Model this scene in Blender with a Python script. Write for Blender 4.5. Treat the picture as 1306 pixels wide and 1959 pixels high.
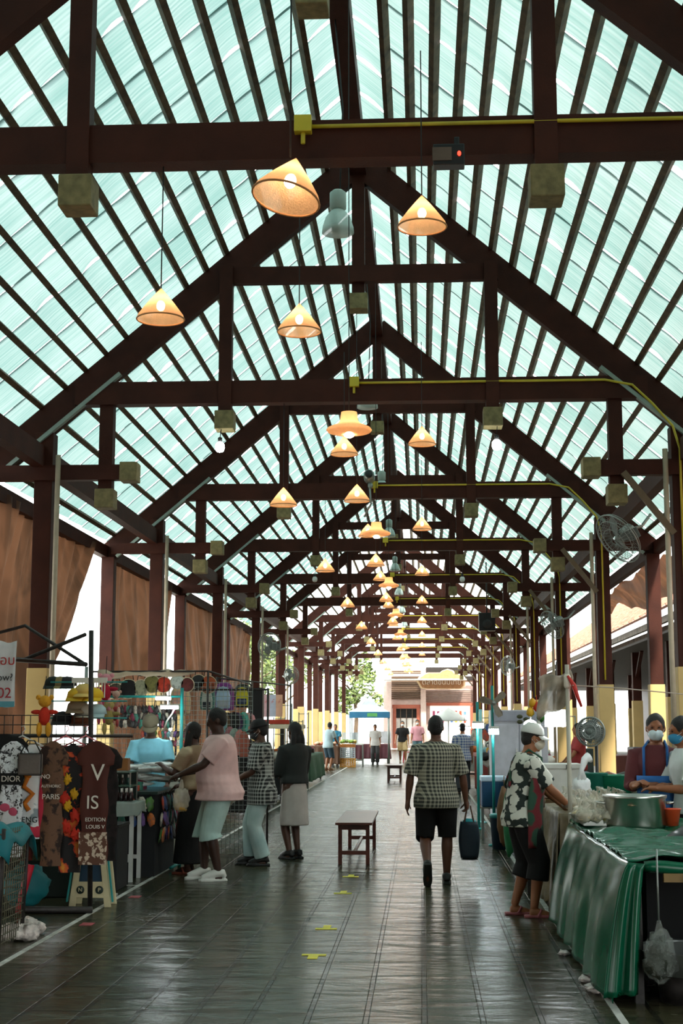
import bpy, math, random
from mathutils import Vector, Matrix, noise
for o in list(bpy.data.objects): bpy.data.objects.remove(o)
random.seed(7)
SC = bpy.context.scene
COL = SC.collection
# ---------------- camera (image taken as 1306 x 1959) ----------------
F, CX, CY, EYE = 2721.0, 653.0, 979.5, 1.6
cam_d = bpy.data.cameras.new('camera'); cam = bpy.data.objects.new('camera', cam_d); COL.objects.link(cam)
cam_d.sensor_fit = 'VERTICAL'; cam_d.sensor_height = 36; cam_d.lens = F / 1959 * 36
cam_d.clip_start = 0.05; cam_d.clip_end = 500
_y = Vector(((807 - CX) / F, -(1386 - CY) / F, -1)).normalized()
_z = Vector((0, -_y.z, _y.y)).normalized()
_x = _y.cross(_z)
RW = Matrix((_x, _y, _z))
cam.matrix_world = Matrix.Translation((0, 0, EYE)) @ RW.to_4x4()
SC.camera = cam
def at(px, py, Y):
    "world X, Z of a point of the photograph that stands at distance Y"
    r = RW @ Vector(((px - CX) / F, -(py - CY) / F, -1)); return r.x * Y / r.y, EYE + r.z * Y / r.y
# ---------------- daylight ----------------
w = bpy.data.worlds.new('sky'); SC.world = w; w.use_nodes = True
bg = w.node_tree.nodes['Background']; bg.inputs[0].default_value = (0.93, 1.0, 0.99, 1); bg.inputs[1].default_value = 2.9
sun_d = bpy.data.lights.new('sun', 'SUN'); sun = bpy.data.objects.new('sun', sun_d); COL.objects.link(sun)
sun_d.energy = 5.0; sun_d.angle = math.radians(4); sun_d.color = (1, 0.93, 0.82)
sun.rotation_euler = (math.radians(42), math.radians(16), 0)
SC.view_settings.view_transform = 'Standard'; SC.view_settings.look = 'None'
SC.view_settings.exposure = 0.95; SC.view_settings.gamma = 1; SC.view_settings.use_curve_mapping = False
SC.cycles.max_bounces = 10; SC.cycles.diffuse_bounces = 5; SC.cycles.transparent_max_bounces = 24
SC.cycles.sample_clamp_indirect = 6; SC.cycles.use_denoising = True
SC.cycles.caustics_reflective = False; SC.cycles.caustics_refractive = False
# ---------------- materials ----------------
MATS = {}
def mat(name, col, rough=0.6, metal=0, var=0.12, scale=6, bump=0.0, bscale=40, emit=0, ecol=None, trans=0, alpha=1, clear=0, ior=1.45):
    if name in MATS: return MATS[name]
    m = bpy.data.materials.new(name); m.use_nodes = True; MATS[name] = m
    nt = m.node_tree; N = nt.nodes; L = nt.links; b = N['Principled BSDF']
    tc = N.new('ShaderNodeTexCoord')
    nz = N.new('ShaderNodeTexNoise'); nz.inputs['Scale'].default_value = scale; nz.inputs['Detail'].default_value = 5
    L.new(tc.outputs['Object'], nz.inputs['Vector'])
    cr = N.new('ShaderNodeValToRGB'); c = col
    cr.color_ramp.elements[0].position = 0.3; cr.color_ramp.elements[1].position = 0.7
    cr.color_ramp.elements[0].color = tuple(max(0, x * (1 - var)) for x in c[:3]) + (1,)
    cr.color_ramp.elements[1].color = tuple(min(1, x * (1 + var)) for x in c[:3]) + (1,)
    L.new(nz.outputs['Fac'], cr.inputs['Fac']); L.new(cr.outputs['Color'], b.inputs['Base Color'])
    b.inputs['Roughness'].default_value = rough; b.inputs['Metallic'].default_value = metal; b.inputs['IOR'].default_value = ior
    b.inputs['Transmission Weight'].default_value = trans; b.inputs['Alpha'].default_value = alpha
    if clear: b.inputs['Coat Weight'].default_value = clear
    if emit:
        b.inputs['Emission Color'].default_value = tuple((ecol or col)[:3]) + (1,); b.inputs['Emission Strength'].default_value = emit
    if bump:
        n2 = N.new('ShaderNodeTexNoise'); n2.inputs['Scale'].default_value = bscale; n2.inputs['Detail'].default_value = 4
        L.new(tc.outputs['Object'], n2.inputs['Vector'])
        bp = N.new('ShaderNodeBump'); bp.inputs['Strength'].default_value = bump; bp.inputs['Distance'].default_value = 0.02
        L.new(n2.outputs['Fac'], bp.inputs['Height']); L.new(bp.outputs['Normal'], b.inputs['Normal'])
    return m
def C(h):
    "sRGB hex to linear"
    v = [int(h[i:i + 2], 16) / 255 for i in (0, 2, 4)]
    return tuple(x / 12.92 if x <= 0.04045 else ((x + 0.055) / 1.055) ** 2.4 for x in v)
def hm(h, rough=0.6, **k):
    return mat('c' + h + str(rough) + ''.join(k1 + str(v) for k1, v in k.items()), C(h), rough, **k)
def nodes(m): return m.node_tree.nodes, m.node_tree.links, m.node_tree.nodes['Principled BSDF']
# ---------------- mesh builder ----------------
class MB:
    def __init__(s): s.v = []; s.f = []; s.sm = []; s.mi = []; s.cur = 0
    def add(s, vs, fs, smooth=False):
        b = len(s.v); s.v += [tuple(v) for v in vs]; s.f += [tuple(i + b for i in f) for f in fs]; s.sm += [smooth] * len(fs); s.mi += [s.cur] * len(fs); return s
    def box(s, c, d, rz=0, rx=0, ry=0, taper=1.0):
        M = Matrix.Translation(c) @ Matrix.Rotation(rz, 4, 'Z') @ Matrix.Rotation(ry, 4, 'Y') @ Matrix.Rotation(rx, 4, 'X')
        hx, hy, hz = d[0] / 2, d[1] / 2, d[2] / 2
        vs = [M @ Vector((x * hx * (taper if z > 0 else 1), y * hy * (taper if z > 0 else 1), z * hz)) for z in (-1, 1) for y in (-1, 1) for x in (-1, 1)]
        return s.add(vs, [(0, 2, 3, 1), (4, 5, 7, 6), (0, 1, 5, 4), (2, 6, 7, 3), (0, 4, 6, 2), (1, 3, 7, 5)])
    def bar(s, p0, p1, w, h, up=(0, 0, 1)):
        p0 = Vector(p0); p1 = Vector(p1); d = (p1 - p0).normalized(); u = Vector(up)
        x = d.cross(u)
        if x.length < 1e-4: x = d.cross(Vector((0, 1, 0)))
        x.normalize(); z = x.cross(d)
        vs = [p + x * a * w / 2 + z * b * h / 2 for p in (p0, p1) for a, b in ((-1, -1), (1, -1), (1, 1), (-1, 1))]
        return s.add(vs, [(3, 2, 1, 0), (4, 5, 6, 7), (0, 1, 5, 4), (1, 2, 6, 5), (2, 3, 7, 6), (3, 0, 4, 7)])
    def tube(s, pts, r, n=8, r2=None, cap=True, closed=False):
        pts = [Vector(p) for p in pts]; m = len(pts); rings = []
        px = None
        for i, p in enumerate(pts):
            a = pts[(i - 1) % m] if (closed or i > 0) else p; b = pts[(i + 1) % m] if (closed or i < m - 1) else p
            d = (b - a); d = d.normalized() if d.length > 1e-9 else Vector((0, 0, 1))
            if px is None:
                px = d.cross(Vector((0.0, 0.0, 1.0)))
                if px.length < 0.1: px = d.cross(Vector((0, 1, 0)))
            px = (px - d * px.dot(d)).normalized(); py = d.cross(px)
            rr = r[i] if isinstance(r, (list, tuple)) else (r if r2 is None else r + (r2 - r) * i / max(1, m - 1))
            rings.append([p + (px * math.cos(t) + py * math.sin(t)) * rr for t in [2 * math.pi * k / n for k in range(n)]])
        vs = [v for rg in rings for v in rg]; fs = []
        for i in range(m if closed else m - 1):
            for k in range(n): fs.append((i * n + k, i * n + (k + 1) % n, ((i + 1) % m) * n + (k + 1) % n, ((i + 1) % m) * n + k))
        if cap and not closed: fs += [tuple(range(n - 1, -1, -1)), tuple(range((m - 1) * n, m * n))]
        return s.add(vs, fs, True)
    def lathe(s, prof, c=(0, 0, 0), n=24, M=None, sx=1, sy=1):
        vs = []; fs = []; c = Vector(c)
        for r, z in prof:
            for k in range(n):
                t = 2 * math.pi * k / n; v = Vector((r * sx * math.cos(t), r * sy * math.sin(t), z))
                vs.append((M @ v if M else v) + c)
        for i in range(len(prof) - 1):
            for k in range(n): fs.append((i * n + k, i * n + (k + 1) % n, (i + 1) * n + (k + 1) % n, (i + 1) * n + k))
        if prof[0][0] > 1e-5: fs.append(tuple(range(n - 1, -1, -1)))
        if prof[-1][0] > 1e-5: fs.append(tuple(range((len(prof) - 1) * n, len(prof) * n)))
        return s.add(vs, fs, True)
    def ell(s, c, r, n=16, m=10, M=None, lump=0, seed=0):
        vs = []; fs = []; c = Vector(c)
        for i in range(m + 1):
            ph = math.pi * i / m
            for k in range(n):
                t = 2 * math.pi * k / n; v = Vector((math.sin(ph) * math.cos(t), math.sin(ph) * math.sin(t), math.cos(ph)))
                if lump: v *= 1 + lump * noise.noise(v * 2.3 + Vector((seed, seed * 1.7, 0)))
                v = Vector((v.x * r[0], v.y * r[1], v.z * r[2])); vs.append((M @ v if M else v) + c)
        for i in range(m):
            for k in range(n): fs.append((i * n + k, (i + 1) * n + k, (i + 1) * n + (k + 1) % n, i * n + (k + 1) % n))
        return s.add(vs, fs, True)
    def grid(s, fn, nu, nv, smooth=True, th=None):
        vs = [Vector(fn(i / nu, j / nv)) for i in range(nu + 1) for j in range(nv + 1)]
        fs = [(i * (nv + 1) + j, (i + 1) * (nv + 1) + j, (i + 1) * (nv + 1) + j + 1, i * (nv + 1) + j + 1) for i in range(nu) for j in range(nv)]
        return s.add(vs, fs, smooth)
    def prism(s, poly, a, b, plane='XZ'):
        "polygon in a plane, extruded between a and b along the third axis"
        n = len(poly); q = {'XZ': lambda p, t: (p[0], t, p[1]), 'XY': lambda p, t: (p[0], p[1], t), 'YZ': lambda p, t: (t, p[0], p[1])}[plane]
        vs = [q(p, a) for p in poly] + [q(p, b) for p in poly]
        fs = [tuple(range(n)), tuple(range(2 * n - 1, n - 1, -1))] + [(i, n + i, n + (i + 1) % n, (i + 1) % n) for i in range(n)]
        return s.add(vs, fs)
    def mesh(s, name, ms):
        me = bpy.data.meshes.new(name); me.from_pydata(s.v, [], s.f)
        for m in (ms if isinstance(ms, (list, tuple)) else [ms]): me.materials.append(m)
        me.polygons.foreach_set('use_smooth', s.sm); me.polygons.foreach_set('material_index', s.mi); me.update(); return me
    def build(s, name, ms, parent=None, solid=0, bevel=0, sub=0):
        o = bpy.data.objects.new(name, s.mesh(name, ms)); COL.objects.link(o)
        if parent is not None: o.parent = parent
        if solid: md = o.modifiers.new('thick', 'SOLIDIFY'); md.thickness = solid; md.offset = 0
        if bevel: md = o.modifiers.new('bevel', 'BEVEL'); md.width = bevel; md.segments = 2; md.limit_method = 'ANGLE'
        if sub: md = o.modifiers.new('sub', 'SUBSURF'); md.levels = sub; md.render_levels = sub
        return o
def tag(o, label=None, cat=None, group=None, kind=None):
    if label: o['label'] = label
    if cat: o['category'] = cat
    if group: o['group'] = group
    if kind: o['kind'] = kind
    return o
def thing(name, label, cat, loc=(0, 0, 0), rz=0, group=None, rot=None):
    o = bpy.data.objects.new(name, None); o.empty_display_size = 0.1; COL.objects.link(o)
    o.location = loc; o.rotation_euler = rot or (0, 0, rz); return tag(o, label, cat, group)
def one(mb, name, m, label, cat, loc=(0, 0, 0), rz=0, group=None, rot=None, **k):
    o = mb.build(name, m, None, **k); o.location = loc; o.rotation_euler = rot or (0, 0, rz); return tag(o, label, cat, group)
def struct(mb, name, m, **k): return tag(mb.build(name, m, None, **k), kind='structure')
def dup(root, loc, rz=None, label=None, group=None, scale=None, rot=None):
    r = root.copy(); COL.objects.link(r); r.location = loc
    if rz is not None: r.rotation_euler = (0, 0, rz)
    if rot is not None: r.rotation_euler = rot
    if scale: r.scale = (scale,) * 3 if not isinstance(scale, tuple) else scale
    if label: r['label'] = label
    if group: r['group'] = group
    for ch in list(root.children):
        c = ch.copy(); COL.objects.link(c); c.parent = r
        for g in list(ch.children):
            d = g.copy(); COL.objects.link(d); d.parent = c
    return r
def text(s, size, m, parent=None, loc=(0, 0, 0), rot=(math.pi / 2, 0, 0), ext=0.002, name='lettering', ax='CENTER', sp=1):
    cu = bpy.data.curves.new(name, 'FONT'); cu.body = s; cu.size = size; cu.extrude = ext; cu.align_x = ax; cu.align_y = 'CENTER'; cu.space_character = sp
    o = bpy.data.objects.new(name, cu); me = bpy.data.meshes.new_from_object(o, depsgraph=None) if False else None
    COL.objects.link(o); dg = bpy.context.evaluated_depsgraph_get(); me = bpy.data.meshes.new_from_object(o.evaluated_get(dg))
    bpy.data.objects.remove(o); me.materials.clear(); me.materials.append(m)
    o = bpy.data.objects.new(name, me); COL.objects.link(o); o.location = loc; o.rotation_euler = rot
    if parent is not None: o.parent = parent
    return o
def fl(px, py, z=0):
    r = RW @ Vector(((px - CX) / F, -(py - CY) / F, -1)); k = (z - EYE) / r.z; return r.x * k, r.y * k
ORD = ['nearest', 'second nearest', 'third', 'fourth', 'fifth', 'sixth', 'seventh', 'eighth', 'ninth', 'tenth', 'eleventh', 'twelfth', 'thirteenth', 'fourteenth', 'fifteenth', 'sixteenth', 'seventeenth', 'eighteenth']
ORL = ['leftmost', 'second from left', 'third from left', 'fourth from left', 'fifth from left', 'sixth from left', 'seventh from left', 'eighth from left', 'ninth from left', 'tenth from left', 'eleventh from left', 'twelfth from left', 'thirteenth from left', 'fourteenth from left', 'fifteenth from left', 'sixteenth from left', 'seventeenth from left', 'eighteenth from left', 'nineteenth from left', 'twentieth from left']
# ---------------- structure: floor, roof, trusses, columns ----------------
BAY = 8.08; TY = [BAY * (1.26 + k) for k in range(11)]; XC = -0.8
# floor: stamped slabs with wavy ripples and a worn shine
def floor_mat():
    m = mat('stamped_floor', (0.1, 0.1, 0.07), 0.35, var=0.3, scale=0.7); N, L, b = nodes(m)
    tc = N.new('ShaderNodeTexCoord'); mp = N.new('ShaderNodeMapping'); L.new(tc.outputs['Object'], mp.inputs['Vector'])
    mp.inputs['Rotation'].default_value = (0, 0, math.radians(90))
    br = N.new('ShaderNodeTexBrick'); L.new(mp.outputs['Vector'], br.inputs['Vector'])
    br.inputs['Scale'].default_value = 1.0; br.inputs['Mortar Size'].default_value = 0.018; br.inputs['Brick Width'].default_value = 0.75; br.inputs['Row Height'].default_value = 0.32
    br.inputs['Mortar Smooth'].default_value = 0.3; br.offset = 0.5; br.squash = 1
    br.inputs['Color1'].default_value = (0.034, 0.037, 0.021, 1); br.inputs['Color2'].default_value = (0.057, 0.051, 0.03, 1); br.inputs['Mortar'].default_value = (0.02, 0.02, 0.015, 1)
    nz = N.new('ShaderNodeTexNoise'); nz.inputs['Scale'].default_value = 0.5; nz.inputs['Detail'].default_value = 6; L.new(tc.outputs['Object'], nz.inputs['Vector'])
    mx = N.new('ShaderNodeMix'); mx.data_type = 'RGBA'; mx.blend_type = 'MULTIPLY'; mx.inputs[0].default_value = 0.6
    cr = N.new('ShaderNodeValToRGB'); cr.color_ramp.elements[0].color = (0.45, 0.5, 0.42, 1); cr.color_ramp.elements[1].color = (1.2, 1.15, 1, 1); cr.color_ramp.elements[0].position = .35; cr.color_ramp.elements[1].position = .65
    L.new(nz.outputs['Fac'], cr.inputs['Fac']); L.new(br.outputs['Color'], mx.inputs[6]); L.new(cr.outputs['Color'], mx.inputs[7]); L.new(mx.outputs[2], b.inputs['Base Color'])
    wv = N.new('ShaderNodeTexNoise'); wv.inputs['Scale'].default_value = 1; wv.inputs['Detail'].default_value = 4.5; wv.inputs['Distortion'].default_value = .6
    mp2 = N.new('ShaderNodeMapping'); mp2.inputs['Scale'].default_value = (1.7, 4.6, 1); L.new(tc.outputs['Object'], mp2.inputs['Vector']); L.new(mp2.outputs['Vector'], wv.inputs['Vector'])
    ad = N.new('ShaderNodeMath'); ad.operation = 'MULTIPLY_ADD'; ad.inputs[1].default_value = -0.6
    L.new(br.outputs['Fac'], ad.inputs[0]); L.new(wv.outputs['Fac'], ad.inputs[2])
    bp = N.new('ShaderNodeBump'); bp.inputs['Strength'].default_value = 0.75; bp.inputs['Distance'].default_value = 0.03
    L.new(ad.outputs[0], bp.inputs['Height']); L.new(bp.outputs['Normal'], b.inputs['Normal'])
    rr = N.new('ShaderNodeMapRange'); rr.inputs['To Min'].default_value = 0.14; rr.inputs['To Max'].default_value = 0.34; L.new(wv.outputs['Fac'], rr.inputs['Value']); L.new(rr.outputs['Result'], b.inputs['Roughness']); b.inputs['Specular IOR Level'].default_value = .26; b.inputs['Specular Tint'].default_value = (1, .93, .8, 1)
    return m
b = MB(); b.box((-0.8, 41, -0.1), (9.8, 106, 0.2)); struct(b, 'floor', floor_mat())
b = MB(); b.box((0, 60, -0.22), (160, 200, 0.2)); struct(b, 'ground', mat('pale_ground', (0.42, 0.4, 0.36), .9, var=.15, scale=2))
def line(x0, y0, x1, y1, w_, name, m, label, cat, z=0.002):
    b = MB(); b.bar((x0, y0, z), (x1, y1, z), w_, 0.003); return one(b, name, m, label, cat)
pw = mat('road_paint', (0.5, 0.5, 0.46), .6, var=.35, scale=9)
line(-2.85, 5, -2.85, 90, .045, 'floor_line', pw, 'long white painted line on floor before the left stalls', 'floor line')
line(1.08, 5, 1.08, 90, .045, 'floor_line', pw, 'long white painted line on floor before the right stalls', 'floor line')
for k, (yy, s_) in enumerate([(12.55, 'beside the folding stool'), (14.55, 'beside the white legged table'), (9.75, 'near the wire basket')]):
    line(-2.87, yy, -3.35, yy, .035, 'floor_tick', pw, 'short white painted cross mark on the floor ' + s_, 'floor mark')
ym = mat('yellow_tape', (0.62, 0.55, 0.05), .6, var=.1)
for k, (yy, s_) in enumerate([(10.2, 'nearest the camera'), (11.6, 'second nearest the camera'), (14.0, 'third from the camera'), (15.5, 'farthest, close before the long bench')]):
    b = MB(); b.prism([(-.085, -.05), (.085, -.05), (.085, .02), (.03, .02), (.03, .18), (-.03, .18), (-.03, .02), (-.085, .02)], 0.001, 0.004, 'XY')
    if k == 0: b = MB(); b.prism([(-.085, .07), (.085, .07), (.085, .13), (-.085, .13)], 0.001, 0.004, 'XY').prism([(-.035, -.07), (.035, -.07), (.035, .07), (-.035, .07)], 0.001, 0.004, 'XY')
    one(b, 'floor_marker', ym, 'yellow T shaped tape mark on the walkway, ' + s_, 'floor mark', (-.77, yy, 0), group=None)
rm = mat('red_mark', (0.4, 0.08, 0.09), .6, var=.4, scale=30)
for k, (x, y) in enumerate([(-2.72, 11.75), (-2.7, 13.6)]):
    b = MB(); b.box((0, 0, 0.002), (.1, .15, .003)); one(b, 'floor_sticker', rm, 'small red and white sticker on the floor, ' + ['near the front of the clothes stall', 'right of the folding stool'][k], 'sticker', (x, y, 0))
# unseen end wall added behind the viewer to block sky light
b = MB(); b.box((-.8, -14.4, 4.6), (11, .2, 9.4)); struct(b, 'light_block_wall', mat('light_block_boards', (.08, .05, .035), .8, var=.4))
# roof sheets
def sheet_mat(nm='green_roof_sheet', ca=(0.083, 0.138, 0.129), cb=(0.138, 0.182, 0.175)):
    m = bpy.data.materials.new(nm); m.use_nodes = True; nt = m.node_tree; N = nt.nodes; L = nt.links
    for n in list(N): N.remove(n)
    out = N.new('ShaderNodeOutputMaterial'); tr = N.new('ShaderNodeBsdfTranslucent'); df = N.new('ShaderNodeBsdfDiffuse'); gl = N.new('ShaderNodeBsdfGlossy'); gl.inputs['Roughness'].default_value = .3
    tc = N.new('ShaderNodeTexCoord'); mp = N.new('ShaderNodeMapping'); mp.inputs['Scale'].default_value = (0.5, 26, 0.5); L.new(tc.outputs['Object'], mp.inputs['Vector'])
    n1 = N.new('ShaderNodeTexNoise'); n1.inputs['Scale'].default_value = 1; n1.inputs['Detail'].default_value = 2; L.new(mp.outputs['Vector'], n1.inputs['Vector'])
    n2 = N.new('ShaderNodeTexNoise'); n2.inputs['Scale'].default_value = 0.8; n2.inputs['Detail'].default_value = 4; L.new(tc.outputs['Object'], n2.inputs['Vector'])
    ad = N.new('ShaderNodeMath'); ad.operation = 'ADD'; L.new(n1.outputs['Fac'], ad.inputs[0]); L.new(n2.outputs['Fac'], ad.inputs[1])
    cr = N.new('ShaderNodeValToRGB'); e = cr.color_ramp.elements
    e[0].position = .38; e[0].color = ca + (1,); e[1].position = .62; e[1].color = cb + (1,)
    h = N.new('ShaderNodeMath'); h.operation = 'MULTIPLY'; h.inputs[1].default_value = .5; L.new(ad.outputs[0], h.inputs[0]); L.new(h.outputs[0], cr.inputs['Fac'])
    L.new(cr.outputs['Color'], tr.inputs['Color']); df.inputs['Color'].default_value = (.25, .33, .31, 1)
    wv = N.new('ShaderNodeTexWave'); wv.bands_direction = 'Y'; wv.inputs['Scale'].default_value = 4.2; L.new(tc.outputs['Object'], wv.inputs['Vector'])
    bp = N.new('ShaderNodeBump'); bp.inputs['Strength'].default_value = .25; bp.inputs['Distance'].default_value = .02; L.new(wv.outputs['Fac'], bp.inputs['Height'])
    for q in (tr, df): L.new(bp.outputs['Normal'], q.inputs['Normal'])
    mx = N.new('ShaderNodeMixShader'); mx.inputs[0].default_value = .12; L.new(tr.outputs[0], mx.inputs[1]); L.new(df.outputs[0], mx.inputs[2])
    L.new(mx.outputs[0], out.inputs[0]); return m
SHEET = sheet_mat()
PO = [0.45 + 0.268 * k for k in range(14)] + [4.25, 4.6, 5.0]; EAVE = 5.2
RZ = lambda off: 9.48 - .85 * off
roof = MB(); rs = random.Random(3); edges = [0.0] + PO + [EAVE]
nrow = 108; y0 = -14.5
for sg in (-1, 1):
    for r in range(nrow):
        ya = y0 + r * .98; yb = ya + .98
        cols = []
        for i in range(len(edges) - 1):
            a, c = edges[i], edges[i + 1]; n = 5 if ya < 45 else 3
            sag = rs.uniform(-.012, .02); gp = rs.choice([.02, .03, .02, .0, -.045, -.06, .01, .02]) if ya > 5 else .04
            if i == 0 and ya > 5: gp = -.07
            for k in range(n + (1 if i == len(edges) - 2 else 0)):
                t = k / n; s_ = math.sin(math.pi * t); o_ = a + (c - a) * t
                cols.append((o_, ya - .01, yb + .03 + gp * s_, .01 + .02 * s_ * (1 if gp < 0 else .2), sag * s_))
        vs = []
        for (o_, y1, y2, dz, sg2) in cols:
            vs += [(XC + sg * o_, y1, RZ(o_) + sg2), (XC + sg * o_, (y1 + y2) / 2, RZ(o_) + .01 + sg2), (XC + sg * o_, y2, RZ(o_) + .018 + dz + sg2)]
        fs = []
        for i in range(len(cols) - 1):
            for j in (0, 1): fs.append((i * 3 + j, (i + 1) * 3 + j, (i + 1) * 3 + j + 1, i * 3 + j + 1))
        roof.cur = 1 if ya > 52 else (2 if ya < 5 else 0); roof.add(vs, fs, True)
CLEARSHEET = sheet_mat('clear_roof_sheet', (.62, .7, .68), (.8, .84, .82)); ceil_ = struct(roof, 'ceiling', [SHEET, CLEARSHEET, mat('light_block_roof', (.06, .04, .03), .8)])  # third material: opaque rows added out of view to dim the near hall
WOOD = mat('red_brown_painted_wood', (0.046, 0.0115, 0.006), .6, var=.25, scale=3, bump=.15, bscale=60)
nodes(WOOD)[2].inputs['Specular IOR Level'].default_value = .2
PURL = mat('weathered_purlin', (0.09, 0.055, 0.026), .75, var=.5, scale=7, bump=.3, bscale=50)
BLK = mat('olive_wood_block', (0.2, 0.16, 0.068), .7, var=.3, scale=14, bump=.2)
CREAM = mat('cream_paint', (0.56, 0.39, 0.155), .6, var=.1, scale=2)
CONC = mat('grey_concrete', (0.3, 0.29, 0.26), .9, var=.2)
YEL = mat('yellow_conduit', (0.55, 0.43, 0.03), .45)
GREY = mat('grey_metal', (0.3, 0.33, 0.31), .4, 0.6)
BLACK = mat('black_plastic', (0.012, 0.012, 0.013), .4)
STEEL = mat('steel', (0.55, 0.54, 0.5), .28, 1)
for sg in (-1, 1):
    for o_ in PO:
        b = MB(); zz = RZ(o_) - .062; b.bar((XC + sg * o_, -14, zz), (XC + sg * o_, 91.4, zz), .07, .1, up=(sg * .85, 0, 1)); b.build('purlin', PURL, ceil_)
b = MB(); b.box((XC, 38.7, 9.08), (.22, 105, .3)); b.build('ridge_beam', WOOD, ceil_)
def rafter_z(off): return 9.36 - .85 * off - .235
TR = []
def make_truss():
    t = thing('roof_truss', '', 'roof truss')
    P = lambda name, m, fn, bev=0: (lambda b_: b_.build(name, m, t, bevel=bev))(fn(MB()))
    P('tie_beam', WOOD, lambda b: b.box((0, 0, 5.93), (7.5, .2, .3)))
    P('collar_beam', WOOD, lambda b: b.box((0, 0, 7.53), (3.7, .13, .22)))
    P('king_post', WOOD, lambda b: b.box((0, .09, 8.15), (.17, .16, 2.1)))
    for s in (-1, 1):
        P('rafter', WOOD, lambda b: b.bar((s * .02, .1, rafter_z(.02)), (s * 5.15, .1, rafter_z(5.15)), .16, .36))
        P('queen_post', WOOD, lambda b: b.box((s * 1.75, -.06, 6.55), (.17, .15, 2.2)))
        P('side_post', WOOD, lambda b: b.box((s * 3.33, .03, 5.3), (.18, .17, 1.5)))
        P('lower_beam', WOOD, lambda b: b.box((s * 4.02, -.05, 4.87), (1.95, .14, .2)))
        P('end_block', BLK, lambda b: b.box((s * 3.0, -.05, 4.87), (.23, .27, .25)), .012)
        P('pendant_block', BLK, lambda b: b.box((s * 3.33, .03, 4.53), (.25, .27, .25)), .012)
        P('pendant_block', BLK, lambda b: b.box((s * 1.75, -.06, 5.54), (.25, .27, .25)), .012)
        P('brace_board', mat('pale_green_board', (.27, .33, .29), .55), lambda b: b.bar((s * 3.15, -.07, 6.2), (s * 4.9, -.07, 4.72), .05, .09, up=(0, 1, 0)))
    P('knee_brace', mat('greyed_wood', (.14, .1, .06), .7), lambda b: b.bar((4.02, -.13, 4.0), (3.4, -.13, 4.8), .06, .08))
    P('pendant_block', BLK, lambda b: b.box((0, .09, 7.16), (.25, .27, .22)), .012)
    return t
t0 = make_truss()
TLAB = ['nearest roof truss crossing the top of the picture', 'second roof truss from the camera', 'third roof truss from the camera', 'fourth roof truss from the camera', 'fifth roof truss from the camera', 'sixth roof truss from the camera', 'seventh roof truss from the camera', 'eighth roof truss from the camera', 'ninth roof truss from the camera', 'tenth roof truss from the camera', 'farthest roof truss, at the open end of the hall']
def near_(k): return ['nearest', 'second nearest', 'third nearest', 'fourth nearest', 'fifth nearest', 'sixth nearest', 'seventh nearest', 'eighth nearest', 'ninth nearest', 'tenth nearest', 'farthest'][k]
for k, Y in enumerate(TY):
    t = t0 if k == 0 else dup(t0, (0, 0, 0))
    t.location = (XC, Y, 0); t['label'] = TLAB[k].replace('roof truss', 'dark red-brown wooden roof truss'); t['group'] = 'roof trusses along the hall'
# columns
def make_column(outer):
    t = thing('column', '', 'column'); h = 4.72 if outer else 5.42
    w_ = .24
    b = MB(); b.box((0, 0, (2.32 + h) / 2), (w_, w_, h - 2.32)); b.build('shaft', WOOD, t, bevel=.008)
    b = MB(); b.box((0, 0, 1.16), (w_ + .03, w_ + .03, 2.32)); b.build('painted_base', CREAM, t, bevel=.008)
    b = MB(); b.box((0, 0, .12), (w_ + .12, w_ + .12, .24)); b.build('footing', CONC, t, bevel=.01)
    return t
ci, co = make_column(False), make_column(True); used = [False, False]
for k, Y in enumerate(TY):
    for side, x in ((-1, -4.95), (1, 3.35)):
        if k == 0 and side == -1 and False: continue
        for outer in (0, 1):
            xx = x + side * .92 * outer; src = co if outer else ci
            t = src if not used[outer] else dup(src, (0, 0, 0)); used[outer] = True
            t.location = (xx, Y + .06, 0)
            t['label'] = '%s red-brown column with cream base in the %s row, %s side' % (near_(k), 'outer' if outer else 'inner', 'left' if side < 0 else 'right')
            t['group'] = 'columns of the hall'
for side, x in ((-1, -4.95), (1, 3.35)):
    sd = 'left' if side < 0 else 'right'
    b = MB(); b.box((0, 0, 0), (.16, 104, .28)); one(b, 'wall_plate', WOOD, 'long dark beam resting along the inner %s columns' % sd, 'beam', (x + side * .06, 39.5, 5.09))
    b = MB(); b.box((0, 0, 0), (.14, 104, .22)); one(b, 'eave_beam', WOOD, 'long dark eave beam resting along the outer %s columns' % sd, 'beam', (x + side * 1.0, 39.5, 4.82))
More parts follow.
